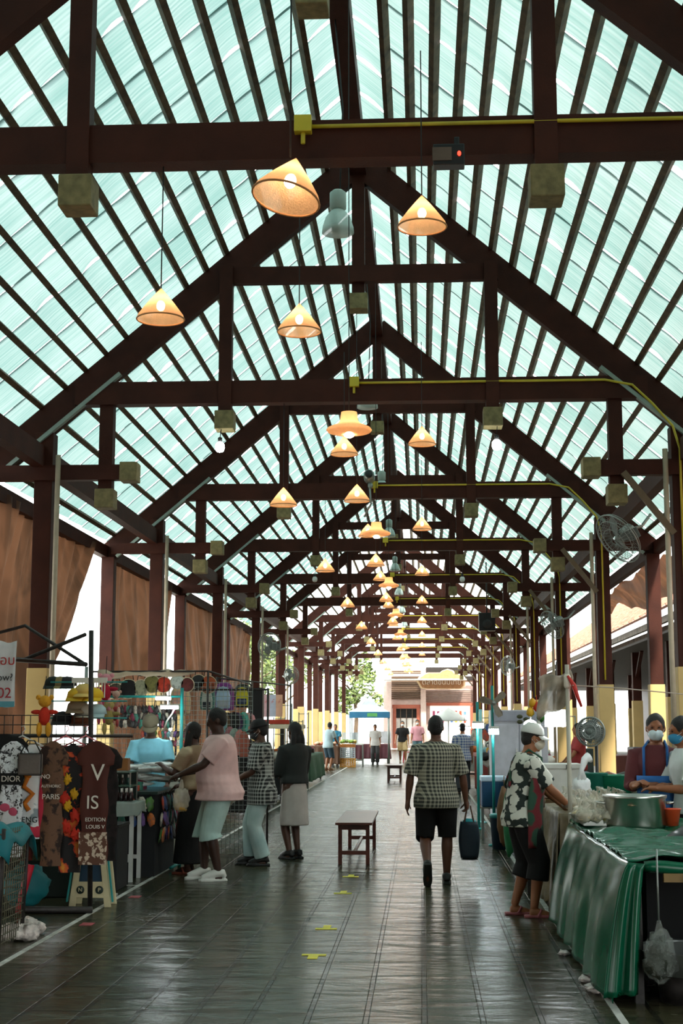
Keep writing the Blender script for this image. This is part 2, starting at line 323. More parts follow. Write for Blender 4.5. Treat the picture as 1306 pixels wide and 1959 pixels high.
# ---------------- around the hall ----------------
def tarp_mat():
    m = mat('brown_tarp', (0.13, 0.062, 0.036), .5, var=.3, scale=2.5, bump=.3, bscale=9); N, L, b = nodes(m)
    out = N['Material Output']; tr = N.new('ShaderNodeBsdfTranslucent'); tr.inputs['Color'].default_value = (.12, .055, .03, 1)
    mx = N.new('ShaderNodeMixShader'); mx.inputs[0].default_value = .3; L.new(b.outputs[0], mx.inputs[1]); L.new(tr.outputs[0], mx.inputs[2]); L.new(mx.outputs[0], out.inputs[0])
    tc = N.new('ShaderNodeTexCoord'); mp = N.new('ShaderNodeMapping'); mp.inputs['Scale'].default_value = (1, 1.0, .45); L.new(tc.outputs['Object'], mp.inputs['Vector']); n3 = N.new('ShaderNodeTexNoise'); n3.inputs['Scale'].default_value = 1.6; n3.inputs['Detail'].default_value = 3; n3.inputs['Distortion'].default_value = 1.0
    L.new(mp.outputs['Vector'], n3.inputs['Vector']); c3 = N.new('ShaderNodeValToRGB'); c3.color_ramp.elements[0].position = .38; c3.color_ramp.elements[0].color = (.075, .034, .017, 1); c3.color_ramp.elements[1].position = .66; c3.color_ramp.elements[1].color = (.16, .07, .035, 1)
    L.new(n3.outputs['Fac'], c3.inputs['Fac']); L.new(c3.outputs['Color'], b.inputs['Base Color']); L.new(c3.outputs['Color'], tr.inputs['Color']); return m
TARP = tarp_mat()
def curtain(ya, yb, ybb, label, ztop=4.86, zbot=.35, x=-5.98, seed=0, fold=.06):
    r = random.Random(seed); ph = [r.uniform(0, 6) for _ in range(6)]
    def fn(u, v):
        yt = ya + (yb - ya) * u; yl = ya + (ybb - ya) * u; y = yt + (yl - yt) * min(1, v * 1.7)
        dz = -.1 * math.sin(math.pi * u) ** 2 * (1 - v) * (1 if seed % 2 else .5)
        s3 = (u - .5) * 26 * (1 + .5 * v); xx = x + fold * .5 * math.sin(s3 * 3 + 5 * v * v) * (1 - v * .3) + fold * (math.sin(u * 34 + ph[0] + 2 * v) * (.4 + v) + .7 * math.sin(u * 61 + ph[1] - 3 * v) * v) + .1 * math.sin(v * 5 + u * 7 + ph[2])
        return (xx, y, ztop + dz - (ztop - zbot) * v)
    b = MB(); b.grid(fn, 170, 30); o = one(b, 'tarp_curtain', TARP, label, 'curtain', group=None)
    return o
curtain(9.2, 17.9, 17.6, 'brown tarp curtain hanging on the left side nearest the camera', seed=1, fold=.05)
curtain(18.5, 25.2, 22.6, 'brown tarp curtain gathered at a slant beside a bright gap', seed=2, fold=.07)
curtain(26.6, 33.8, 33.9, 'brown tarp curtain sagging between the second and third outer left columns', seed=3)
curtain(34.8, 42.0, 41.6, 'brown tarp curtain between the third and fourth outer left columns', seed=4)
curtain(42.9, 50.2, 47.5, 'farthest brown tarp curtain on the left, before the open side', seed=5)
curtain(-13.5, 8.6, 8.6, 'unseen brown tarp curtain added on the near left to block side light', seed=7)  # out of view, added to keep side light off the foreground
# rolled tarp and torn sheet on the right eave
b = MB(); b.grid(lambda u, v: (4.52 + .45 * v + .06 * math.sin(u * 19 + v * 5), 26.6 + 10.5 * u, 4.74 - (.12 + .5 * abs(math.sin(u * 3.1 + .4))) * v + .03 * math.sin(u * 40 + v * 9)), 50, 8)
one(b, 'rolled_tarp', TARP, 'brown tarp rolled up and sagging under the right eave', 'tarp')
b = MB(); b.ell((0, 0, 0), (.12, .9, .28), 24, 16, lump=.7, seed=4); one(b, 'crumpled_sheet', mat('silver_grey_sheet', (.5, .5, .5), .25, bump=1, bscale=9), 'crumpled silvery sheet bundled under the right eave beside the rolled tarp', 'sheet', (4.62, 24.2, 4.5))
# neighbouring hall on the right
TILE = mat('red_roof_tile', (.42, .2, .14), .8, var=.35, scale=8, bump=.8, bscale=6)
b = MB()
b.bar((5.72, 45, 4.33), (13.9, 45, 10.0), 100, .06)
for k in range(100): b.bar((5.70, -4.5 + k, 4.36), (13.9, -4.5 + k, 10.04), .07, .09)
nb = struct(b, 'neighbour_roof', TILE); nb.name = 'ceiling_neighbour'
b = MB(); b.box((14.3, 45, 2.6), (.2, 100, 5.2)); struct(b, 'wall_neighbour', mat('dark_red_boards', (.05, .018, .014), .6, var=.4))
b = MB(); b.box((10.2, 45, 3.82), (8.6, 100, .06)); struct(b, 'ceiling_neighbour_inner', mat('dark_boards', (.03, .02, .015), .8, var=.4))
b = MB()
for k in range(2): b.box((5.9 + .5 * k, 45, 4.12 - .12 * k), (.1, 100, .16 + .14 * k))
struct(b, 'trim_1', mat('grey_fascia', (.16, .13, .1), .7, var=.4, scale=3))
nc = None
for j, x in enumerate((6.6, 9.4)):
    for k in range(9):
        Y = 13.5 + k * 6.2 + j * 2
        if nc is None:
            t = thing('column', '', 'column'); b = MB(); b.box((0, 0, 3.05), (.26, .26, 1.5)); b.build('shaft', WOOD, t)
            b = MB(); b.box((0, 0, 1.16), (.3, .3, 2.32)); b.build('painted_base', CREAM, t)
            b = MB(); b.bar((0, -.02, 3.0), (0, -1.2, 3.8), .1, .1); b.build('brace', WOOD, t); nc = t
        else: t = dup(nc, (0, 0, 0))
        t.location = (x, Y, 0); t['group'] = 'columns of the neighbouring hall'
        t['label'] = '%s column of the neighbouring hall on the right, %s row, cream base' % (['nearest', 'second nearest', 'third nearest', 'fourth nearest', 'fifth nearest', 'sixth nearest', 'seventh nearest', 'eighth nearest', 'farthest'][k], ['front', 'back'][j])
wm = mat('lit_shop_window', (.8, .75, .65), .5, emit=1.1, ecol=(1, .93, .82))
for k, Y in enumerate((20.5, 27, 35, 44, 55)):
    b = MB(); b.box((14.18, Y, 1.9), (.06, 1.6, 1.7)); o = tag(b.build('window_%d' % (k + 1), wm), kind='structure')
    b = MB()
    for q in range(4): b.box((14.14, Y - .8 + q * .53, 1.9), (.05, .06, 1.7))
    b.box((14.14, Y, 1.05), (.06, 1.7, .12)); b.build('window_frame', mat('orange_frame', (.5, .13, .04), .5), o)
# trees outside
LEAF = [mat('leaf_green', (.09, .13, .035), .6, var=.5, scale=2), mat('leaf_light', (.2, .26, .08), .6, var=.5, scale=2)]
BARK = mat('bark', (.12, .08, .05), .9, var=.3)
def tree(x, y, h, rad, label, seed, n=1500, leaf=.22):
    t = thing('tree', label, 'tree', (x, y, 0)); r = random.Random(seed)
    b = MB(); b.tube([(0, 0, 0), (.1, .05, h * .3), (-.05, .1, h * .6), (.1, 0, h * .85)], h * .028, 8, r2=h * .008)
    for k in range(6):
        a = k * 1.05; b.tube([(0, 0, h * (.35 + .07 * k)), (math.cos(a) * rad * .4, math.sin(a) * rad * .4, h * (.5 + .06 * k)), (math.cos(a) * rad * .75, math.sin(a) * rad * .75, h * (.58 + .06 * k))], h * .012, 6, r2=.02)
    b.build('trunk', BARK, t); b = MB()
    cl = [(r.uniform(-1, 1) * rad * .7, r.uniform(-1, 1) * rad * .7, h * r.uniform(.42, .95), rad * r.uniform(.25, .5)) for _ in range(12)]
    for _ in range(n):
        c = r.choice(cl); v = Vector((r.gauss(0, 1), r.gauss(0, 1), r.gauss(0, 1))).normalized() * c[3] * r.uniform(.6, 1)
        p = Vector(c[:3]) + v; d = Vector((r.gauss(0, 1), r.gauss(0, 1), r.gauss(0, .6))).normalized() * leaf; e = Vector((r.gauss(0, 1), r.gauss(0, 1), r.gauss(0, 1))).cross(d).normalized() * leaf * .4
        b.cur = r.randint(0, 1); b.add([p - d, p + e, p + d, p - e], [(0, 1, 2, 3)])
    b.build('foliage', LEAF, t)
tree(-4.7, 101, 6.6, 2.0, 'leafy green tree left of the shop front at the far end', 1, 1600)
tree(-11.5, 88, 8.5, 3.2, 'leafy tree outside the far left side of the hall', 2, 1500)
tree(-15.5, 112, 10, 4.5, 'pale green tree outside the left side behind the row of columns', 3, 2600, .2)
tree(-10.5, 104, 8, 4, 'bushy tree outside the left side seen past the last curtain', 4, 2600, .2)
tree(19, 58, 12, 5, 'tall tree above the neighbouring red roof on the right', 5, 2800, .22)
tree(17.5, 38, 11, 4, 'leafy tree crown above the red roof between two right columns', 6, 2600, .22)
# shop front at the far end
PINK = mat('pink_white_plaster', (.62, .47, .42), .7, var=.08); REDP = mat('red_painted_post', (.35, .09, .05), .5)
SLAT = mat('brown_slats', (.14, .09, .06), .6); GOLD = mat('orange_gold_sign', (.36, .17, .07), .5, var=.2)
sf = thing('shop_building', 'pink shop front with shutters and open bays at the far end of the hall', 'building', (0, 97, 0))
b = MB(); b.box((2.2, .6, 2.7), (9.6, .3, 5.4)); b.box((.1, -.1, 2.4), (.35, .5, 4.8)).box((-2.2, -.1, 2.4), (.3, .5, 4.8)).box((3.7, -.1, 2.4), (.4, .5, 4.8)); b.build('wall', PINK, sf)
b = MB(); b.box((-1.05, .2, 2.8), (1.9, .2, .25)).box((1.9, .2, 2.95), (3.2, .2, .2)); b.build('lintel', REDP, sf)
for x in (-1.85, -.25): b = MB(); b.box((x, .1, 1.4), (.22, .3, 2.8)); b.build('door_post', REDP, sf)
b = MB(); b.box((3.35, .1, 1.4), (.22, .3, 2.8)); b.build('door_post', REDP, sf)
b = MB()
for k in range(14): b.box((-1.05, .3, 3.35 + k * .14), (2.0, .08, .09), rx=.5)
b.build('louvre', SLAT, sf)
b = MB()
for k in range(7): b.box((1.9, .28, 3.15 + k * .12), (3.3, .08, .08), rx=.5)
b.build('shutter', mat('grey_pink_slats', (.3, .22, .19), .6), sf)
b = MB(); b.box((-1.05, .43, 2.35), (1.4, .04, .6)); b.build('window', mat('dark_glass', (.02, .02, .02), .1), sf)
b = MB(); b.box((-1.05, .43, 1.1), (1.4, .04, 1.8)); b.build('door', mat('white_panel', (.75, .72, .68), .5), sf)
b = MB()
for x in (-1.45, -1.05, -.65): b.box((x, .38, 1.4), (.05, .05, 2.5))
b.build('door_frame', SLAT, sf)
b = MB(); b.box((1.9, .43, 1.6), (2.7, .04, 2.5)); b.build('display_window', mat('display_lit', (.8, .7, .6), .4, emit=.7, ecol=(1, .85, .7)), sf)
rr = random.Random(5)
for k in range(16):
    b = MB(); b.box((.8 + (k % 8) * .3, .32, 2.35 - (k // 8) * .5), (.16, .1, rr.uniform(.2, .38))); b.build('hanging_goods', hm(rr.choice(['d8a23c', 'c8452e', 'e8e0d0', '5d86b8', 'e7c85a', 'b0507a'])), sf)
b = MB(); b.bar((-2.6, -.3, 4.9), (6.8, -.3, 4.9), .1, .15); b.bar((-2.5, -1.4, 4.55), (3, -1.4, 4.55), 1.9, .08); b.build('canopy', mat('white_canopy', (.7, .66, .62), .6), sf)
b = MB(); b.box((1.9, .4, 5.0), (3.2, .1, .9)); b.build('upper_recess', mat('dark_recess', (.02, .015, .012), .8), sf)
sg = thing('shop_sign', 'scalloped orange sign board with pale Thai lettering above the shop front', 'sign', (1.33, 96.3, 4.6))
def signpoly(s):
    pts = [(-1.45, -.35), (-1.35, -.55), (-1.0, -.62), (1.3, -.62), (1.5, -.45), (1.5, .1), (1.3, .3), (.9, .35), (.75, .55), (.4, .66), (.05, .55), (-.1, .42), (-.9, .42), (-1.1, .35), (-1.45, .12), (-1.6, -.1)]
    return [(x * s, z * s) for x, z in pts]
b = MB(); b.prism(signpoly(1.06), .02, .1); b.build('rim', mat('pale_gold', (.8, .62, .4), .5), sg)
b = MB(); b.prism(signpoly(.97), -.03, .05); b.build('board', GOLD, sg)
text('ตลาดขนมไทย', .48, mat('pale_letters', (.9, .8, .68), .5), sg, (0, -.05, -.2))
# tent and umbrella far down the walkway
WC = mat('white_cloth', (.8, .8, .78), .8, var=.05); BLUEC = mat('blue_cloth', (.03, .16, .3), .7)
tn = thing('canopy_tent', 'small canopy tent with white peaked top and blue valance on left', 'tent', (-2.1, 58, 0))
b = MB(); b.add([(-.78, -.7, 2.1), (.78, -.7, 2.1), (.78, .7, 2.1), (-.78, .7, 2.1), (0, 0, 2.75), (-.3, -.27, 2.38), (.3, -.27, 2.38), (.3, .27, 2.38), (-.3, .27, 2.38)], [(0, 1, 6, 5), (1, 2, 7, 6), (2, 3, 8, 7), (3, 0, 5, 8), (5, 6, 4), (6, 7, 4), (7, 8, 4), (8, 5, 4)]); b.build('roof', mat('pale_blue_canvas', (.5, .62, .68), .7), tn)
b = MB(); b.box((0, -.71, 1.98), (1.58, .02, .24)).box((-.79, 0, 1.98), (.02, 1.42, .24)).box((.79, 0, 1.98), (.02, 1.42, .24)); b.build('valance', BLUEC, tn)
b = MB(); b.box((.12, -.725, 1.98), (.4, .01, .14)); b.build('logo_patch', mat('green_patch', (.12, .4, .12), .6), tn)
for x, y in ((-.76, -.68), (.76, -.68), (-.76, .68), (.76, .68)): b = MB(); b.tube([(x, y, 0), (x, y, 2.1)], .025, 8); b.build('pole', GREY, tn)
um = thing('market_umbrella', 'white market umbrella behind the head of the man in the checked shirt', 'umbrella', (.95, 52, 0))
b = MB(); b.lathe([(.68, 1.72), (.66, 1.78), (.35, 2.02), (0.0, 2.2)], n=10); b.build('canopy', WC, um)
b = MB(); b.tube([(0, 0, 0), (0, 0, 2.2)], .02, 8); b.build('pole', GREY, um)
# ---------------- lamps, wiring and fans in the roof ----------------
STRAW = mat('woven_straw', (.85, .5, .25), .7, var=.15, scale=30, bump=.5, bscale=120)
def straw_fix():
    N, L, b = nodes(STRAW); out = N['Material Output']; tr = N.new('ShaderNodeBsdfTranslucent'); tr.inputs['Color'].default_value = (.98, .6, .33, 1)
    mx = N.new('ShaderNodeMixShader'); mx.inputs[0].default_value = .6; L.new(b.outputs[0], mx.inputs[1]); L.new(tr.outputs[0], mx.inputs[2])
    tp = N.new('ShaderNodeBsdfTransparent'); m2 = N.new('ShaderNodeMixShader'); m2.inputs[0].default_value = .1; L.new(mx.outputs[0], m2.inputs[1]); L.new(tp.outputs[0], m2.inputs[2]); L.new(m2.outputs[0], out.inputs[0])
straw_fix()
BULB = mat('warm_bulb', (1, .9, .7), .3, emit=27, ecol=(1, .7, .45)); WBULB = mat('white_bulb', (1, 1, 1), .3, emit=28, ecol=(.93, 1, .98)); OFFB = mat('frosted_bulb', (.7, .72, .7), .3)
CORD = mat('black_cord', (.015, .015, .015), .6)
def make_hat(tilt=0):
    t = thing('hat_lamp', '', 'lamp'); b = MB()
    b.lathe([(.178, -.105), (.176, -.095), (.17, -.075), (.1, .02), (.03, .105), (.004, .135)], n=28); b.f = [f for f in b.f if len(f) == 4]; b.sm = b.sm[:len(b.f)]; b.mi = b.mi[:len(b.f)]
    b.build('shade', STRAW, t)
    b = MB(); b.tube([(.177 * math.cos(a), .177 * math.sin(a), -.103) for a in [k * 2 * math.pi / 28 for k in range(28)]], .006, 6, closed=True); b.build('rim', mat('straw_rim', (.5, .24, .09), .7), t)
    b = MB(); b.ell((0, 0, .0), (.032, .032, .04), 12, 8); b.build('bulb', BULB, t)
    return t
def cord(t, top): b = MB(); b.tube([(0, 0, .13), (0, 0, top)], .005, 5); b.build('cord', CORD, t)
hat0 = make_hat(); cord(hat0, 1.25); first = [True]
hatL = []
def hat(x, y, z, label, s=1.0, rot=(0, 0, 0), long=False):
    if long and not hatL: t = make_hat(); cord(t, 4.3); hatL.append(t)
    elif long: t = dup(hatL[0], (0, 0, 0))
    else: t = hat0 if first[0] else dup(hat0, (0, 0, 0))
    if not long: first[0] = False
    t.location = (x, y, z); t.rotation_euler = rot; t.scale = (s, s, s if abs(s - 1) < .2 else s); t['label'] = label; t['group'] = 'straw hat pendant lamps under the roof'
sau0 = None
def saucer(x, y, z, label):
    global sau0
    if sau0 is None:
        t = thing('woven_lamp', '', 'lamp'); b = MB(); b.lathe([(.075, .14), (.085, .06), (.11, .03), (.2, -.01), (.215, -.03), (.2, -.05), (.12, -.07), (.02, -.075)], n=28); b.build('shade', STRAW, t)
        b = MB(); b.ell((0, 0, -.075), (.05, .05, .03), 10, 6); b.build('bulb', BULB, t); b = MB(); b.tube([(0, 0, .14), (0, 0, 4.7)], .005, 5); b.build('cord', CORD, t); sau0 = t
    else: t = dup(sau0, (0, 0, 0))
    t.location = (x, y, z); t['label'] = label; t['group'] = 'broad woven lamps under the ridge'
bay0 = None
GLASS = mat('ribbed_pale_glass', (.55, .68, .64), .25, var=.1, alpha=.75)
def highbay(x, y, z, label):
    global bay0
    if bay0 is None:
        t = thing('high_bay_lamp', '', 'lamp'); b = MB(); b.lathe([(.165, -.16), (.16, -.1), (.13, .0), (.08, .07), (.06, .09)], n=24); b.build('reflector', GLASS, t)
        b = MB(); b.lathe([(.06, .09), (.085, .1), (.085, .27), (.05, .3), (.015, .31)], n=16); b.build('housing', mat('grey_green_metal', (.36, .44, .4), .4), t)
        b = MB(); b.tube([(.02, 0, .3), (.05, 0, 1.2), (-.04, 0, 2.3)], .008, 6); b.build('cord', CORD, t); bay0 = t
    else: t = dup(bay0, (0, 0, 0))
    t.location = (x, y, z); t['label'] = label; t['group'] = 'unlit high bay lamps along the ridge'
big = make_hat(); big.location = (-.69, 7.35, 4.52); tag(big, 'largest straw hat lamp, tilted to show its glowing inside, at the top', None, 'straw hat pendant lamps under the roof'); big.scale = (1.05, 1.05, 1.05)
for ch in big.children: ch.rotation_euler = (math.radians(-9), math.radians(12), 0)
cord(big, 1.3)
for k, Y in enumerate(TY[:10]):
    nm = ['nearest', 'second', 'third', 'fourth', 'fifth', 'sixth', 'seventh', 'eighth', 'ninth', 'tenth'][k]
    hat(XC + (-1.12 if k == 0 else -.98), Y, 4.69 if k == 0 else 4.53, 'glowing straw hat lamp hanging low left of centre at the %s roof truss' % nm)
    hat(XC - .17, Y + (1.0 if k == 0 else -.3), 4.86 if k == 0 else 5.14, 'glowing straw hat lamp hanging near the centre at the %s roof truss' % nm)
    hat(XC + .83, Y - .3, 5.26, 'glowing straw hat lamp hanging right of centre at the %s roof truss' % nm)
    if k >= 1:
        hat(XC - .07, Y + 1.1, 4.75, 'glowing straw hat lamp hanging on the centre line just behind the %s roof truss' % nm, long=True)
        saucer(XC + .14, Y - 5.2, 4.36 + .1 * (k > 1), 'broad saucer shaped woven lamp hanging in the centre before the %s roof truss' % nm)
for k in range(8): highbay(XC - .02, 14 + 8 * k - (1 if k > 2 else 0), 6.75 - .04 * k, '%s bell shaped pale glass high bay lamp hanging below the ridge beam' % ['nearest', 'second nearest', 'third nearest', 'fourth nearest', 'fifth nearest', 'sixth nearest', 'seventh nearest', 'farthest'][k])
# bare bulbs
def bulb(x, y, z, m, label, g=None):
    t = thing('light_bulb', label, 'light bulb', (x, y, z)); b = MB(); b.lathe([(0.0, -.075), (.045, -.06), (.062, -.02), (.058, .03), (.035, .06)], n=16); b.build('glass_bulb', m, t)
    b = MB(); b.lathe([(.03, .06), (.028, .12), (.012, .13)], n=12).tube([(0, 0, .12), (.03, .05, .45)], .006, 6); b.build('holder', CORD, t)
bulb(-2.6, 18.1, 5.18, WBULB, 'bright white bulb hanging under the left post of the second truss')
bulb(.99, 18.1, 5.17, WBULB, 'bright white bulb hanging under the right post of the second truss')
bulb(*at(602, 1108, 34.2)[:1], 34.2, at(602, 1108, 34.2)[1], OFFB, 'unlit white bulb hanging left of centre at the fourth truss')
bulb(*at(884, 1108, 34.2)[:1], 34.2, at(884, 1108, 34.2)[1], OFFB, 'unlit white bulb hanging right of centre at the fourth truss')
# yellow conduit on every tie beam
def conduit(k, Y):
    t = thing('electrical_conduit', 'yellow junction box and pipe running right along the %s tie beam' % near_(k), 'conduit', (XC, Y - .12, 0), group='yellow conduits on the tie beams')
    b = MB(); b.box((-.05, -.01, 6.03), (.13, .09, .13)).tube([(-.05, -.01, 5.97), (-.05, -.01, 5.88)], .018, 8); b.build('junction_box', YEL, t, bevel=.006)
    b = MB(); b.tube([(.0, 0, 6.02), (3.2, 0, 6.02), (3.55, 0, 5.95), (3.8, .0, 5.7), (4.05, 0, 5.4), (4.13, 0, 5.1), (4.13, 0, 2.4)], .016, 8); b.build('pipe', YEL, t)
for k, Y in enumerate(TY[:10]): conduit(k, Y)
# downpipes beside columns
DP = mat('pale_pipe', (.45, .36, .26), .5)
for k, Y in enumerate(TY[:6]):
    for sd, x in (('left', -4.74), ('right', 3.14)):
        b = MB(); b.tube([(0, 0, 0.02), (0, 0, 5.1)], .035, 8); one(b, 'downpipe', DP, 'thin pale pipe running up the %s inner column on the %s' % (near_(k), sd), 'pipe', (x, Y - .12, 0), group='pipes on the inner columns')
# emergency light, camera, speaker
t = thing('emergency_light', 'black emergency light box with a small red lamp on nearest tie beam', 'light', (.23, 9.97, 5.72))
b = MB(); b.box((0, 0, 0), (.23, .12, .16)).box((.06, 0, .1), (.04, .04, .1)); b.build('housing', BLACK, t, bevel=.008)
b = MB(); b.box((-.05, -.062, 0), (.14, .01, .1)); b.build('panel', mat('brown_panel', (.12, .08, .06), .4), t)
b = MB(); b.ell((.075, -.065, 0), (.014, .01, .02), 10, 6); b.build('indicator', mat('red_led', (1, .05, .03), .4, emit=2, ecol=(1, .04, .02)), t)
t = thing('security_camera', 'grey round security camera looking towards the viewer beside third tie beam', 'camera', (at(706, 915, 26.0)[0], 26.0, at(706, 915, 26.0)[1] + .03))
b = MB(); b.lathe([(.085, -.15), (.1, -.13), (.1, .12), (.06, .16)], n=20, M=Matrix.Rotation(math.radians(80), 4, 'X')); b.build('housing', GREY, t)
b = MB(); b.lathe([(.075, 0), (.07, .03), (0, .03)], c=(0, -.17, .02), n=20, M=Matrix.Rotation(math.radians(80), 4, 'X')); b.build('lens', BLACK, t)
b = MB(); b.ell((.02, .05, -.16), (.05, .05, .06), 12, 8).tube([(0, .05, -.1), (.03, .05, -.5), (-.1, .3, -.7)], .02, 8); b.build('mount', GREY, t)
t = thing('loudspeaker', 'black box loudspeaker hanging under the roof on the right', 'speaker', (2.02, 44, 4.72))
b = MB(); b.box((0, 0, 0), (.5, .35, .55)); b.build('cabinet', BLACK, t, bevel=.01); b = MB(); b.lathe([(.16, 0), (.13, .02), (.05, .05), (0, .03)], c=(0, -.18, -.08), n=20, M=Matrix.Rotation(math.pi / 2, 4, 'X')); b.build('cone', mat('dark_cone', (.03, .03, .03), .6), t)
b = MB(); b.tube([(0, 0, .27), (0, 0, 1.85)], .02, 6); b.build('bracket', BLACK, t)
# wall fans
def fan(name, x, y, z, r, yaw, label, arm=.5, pitch=0):
    t = thing('wall_fan', label, 'fan', (x, y, z)); t.rotation_euler = (math.radians(pitch), 0, yaw)
    Mx = Matrix.Rotation(math.pi / 2, 4, 'X')
    b = MB()
    for rr_, yy in ((r, 0), (r * .8, -.055), (r * .5, -.08), (r * .96, .05), (r * .55, .08)): b.tube([(rr_ * math.cos(a), yy, rr_ * math.sin(a)) for a in [k * math.pi / 16 for k in range(32)]], .006 if rr_ < r else .012, 5, closed=True)
    for k in range(36):
        a = k * math.pi / 18; c, s_ = math.cos(a), math.sin(a)
        b.tube([(.04 * c, -.085, .04 * s_), (r * .6 * c, -.075, r * .6 * s_), (r * c, 0, r * s_), (r * .6 * c, .075, r * .6 * s_)], .003, 4)
    b.build('cage', GREY, t); b = MB()
    for k in range(3):
        a = k * 2.094; M = Matrix.Rotation(a, 4, 'Y') @ Matrix.Rotation(.5, 4, 'Z')
        pts = [(0.03, 0, -.04), (r * .5, .02, -.13), (r * .85, .0, -.1), (r * .88, 0, .06), (r * .45, -.01, .06), (.03, 0, .04)]
        b.add([M @ Vector((p[0], p[1] + dd, p[2])) for dd in (-.004, .004) for p in pts], [(0, 1, 2, 3, 4, 5), (11, 10, 9, 8, 7, 6)] + [(i, 6 + i, 6 + (i + 1) % 6, (i + 1) % 6) for i in range(6)])
    b.build('blades', mat('grey_blade', (.2, .22, .21), .5), t)
    b = MB(); b.lathe([(.09, .06), (.1, .1), (.09, .3), (.04, .34)], n=16, M=Matrix.Rotation(-math.pi / 2, 4, 'X')).lathe([(.04, -.02), (.05, .05)], n=12, M=Matrix.Rotation(-math.pi / 2, 4, 'X'))
    b.build('motor', GREY, t); b = MB(); b.tube([(0, .25, 0), (0, .25 + arm * .5, -.08), (0, .25 + arm, -.02)], .025, 8); b.build('arm', GREY, t)
    return t
fan('a', 3.0, 21.7, 4.4, .42, math.radians(-62), 'large caged fan seen edge on near the right inner columns', .5, 35)
fan('b', -3.55, 33.2, 3.42, .3, math.radians(-25), 'round caged wall fan on the left before the red columns', .5)
fan('c', 3.05, 33.5, 3.9, .36, math.radians(-60), 'caged fan seen edge on at the third right column', .5, 30)
fan('d', -4.5, 49.5, 3.3, .3, math.radians(40), 'far caged fan on the left columns beyond the first fan', .3)
fan('e', 2.95, 49.5, 3.6, .33, math.radians(-50), 'far caged fan on the right columns below the loudspeaker', .3)
# ---------------- people ----------------
def remesh(mb, vox, name, m, parent, smooth=3):
    me = mb.mesh('tmp', m); o = bpy.data.objects.new('tmp', me); COL.objects.link(o)
    md = o.modifiers.new('r', 'REMESH'); md.mode = 'VOXEL'; md.voxel_size = vox; md.use_smooth_shade = True
    if smooth: ms = o.modifiers.new('s', 'SMOOTH'); ms.iterations = smooth; ms.factor = .5
    dg = bpy.context.evaluated_depsgraph_get(); dg.update(); nm = bpy.data.meshes.new_from_object(o.evaluated_get(dg)); bpy.data.objects.remove(o)
    nm.materials.clear(); nm.materials.append(m); q = bpy.data.objects.new(name, nm); COL.objects.link(q); q.parent = parent; return q
def ik(a, c, l1, l2, pole):
    a = Vector(a); c = Vector(c); d = c - a; D = d.length
    if D > (l1 + l2) * .995: c = a + d.normalized() * (l1 + l2) * .995; d = c - a; D = d.length
    u = d.normalized(); x = (l1 * l1 - l2 * l2 + D * D) / (2 * D); h = math.sqrt(max(0, l1 * l1 - x * x))
    p = Vector(pole); p = (p - u * p.dot(u)).normalized(); return a + u * x + p * h, c
def hand(b, W, d, n, side, s, curl=.5):
    "palm with four unequal bent fingers and a thumb; d along the hand, n out of the palm"
    d = d.normalized(); n = (n - d * n.dot(d)).normalized(); t = d.cross(n) * side
    P = lambda x, y, z: W + (d * x + t * y + n * z) * s
    b.tube([P(-.01, 0, 0), P(.03, 0, 0), P(.09, 0, 0)], [.026 * s, .028 * s, .026 * s], 8)
    for y in (-.022, .022): b.tube([P(.02, y, 0), P(.085, y, 0)], [.016 * s, .016 * s], 8)
    for i, (y, l) in enumerate(((.03, .066), (.01, .076), (-.01, .071), (-.029, .056))):
        p = P(.09, y, 0); a = curl * .5; pts = [P(.06, y, 0), p]
        for k, f in enumerate((.42, .33, .25)):
            a0 = a; p = p + (d * math.cos(a0) + n * math.sin(a0)) * l * f * s * 1.05; pts.append(p); a += curl * .7
        b.tube(pts, [.011 * s, .0105 * s, .0095 * s, .009 * s, .0075 * s], 8)
    b.tube([P(.015, .022, .004), P(.045, .05, .012), P(.075, .058, .024 + .02 * curl), P(.095, .052, .03 + .03 * curl)], [.014 * s, .013 * s, .011 * s, .008 * s], 8)
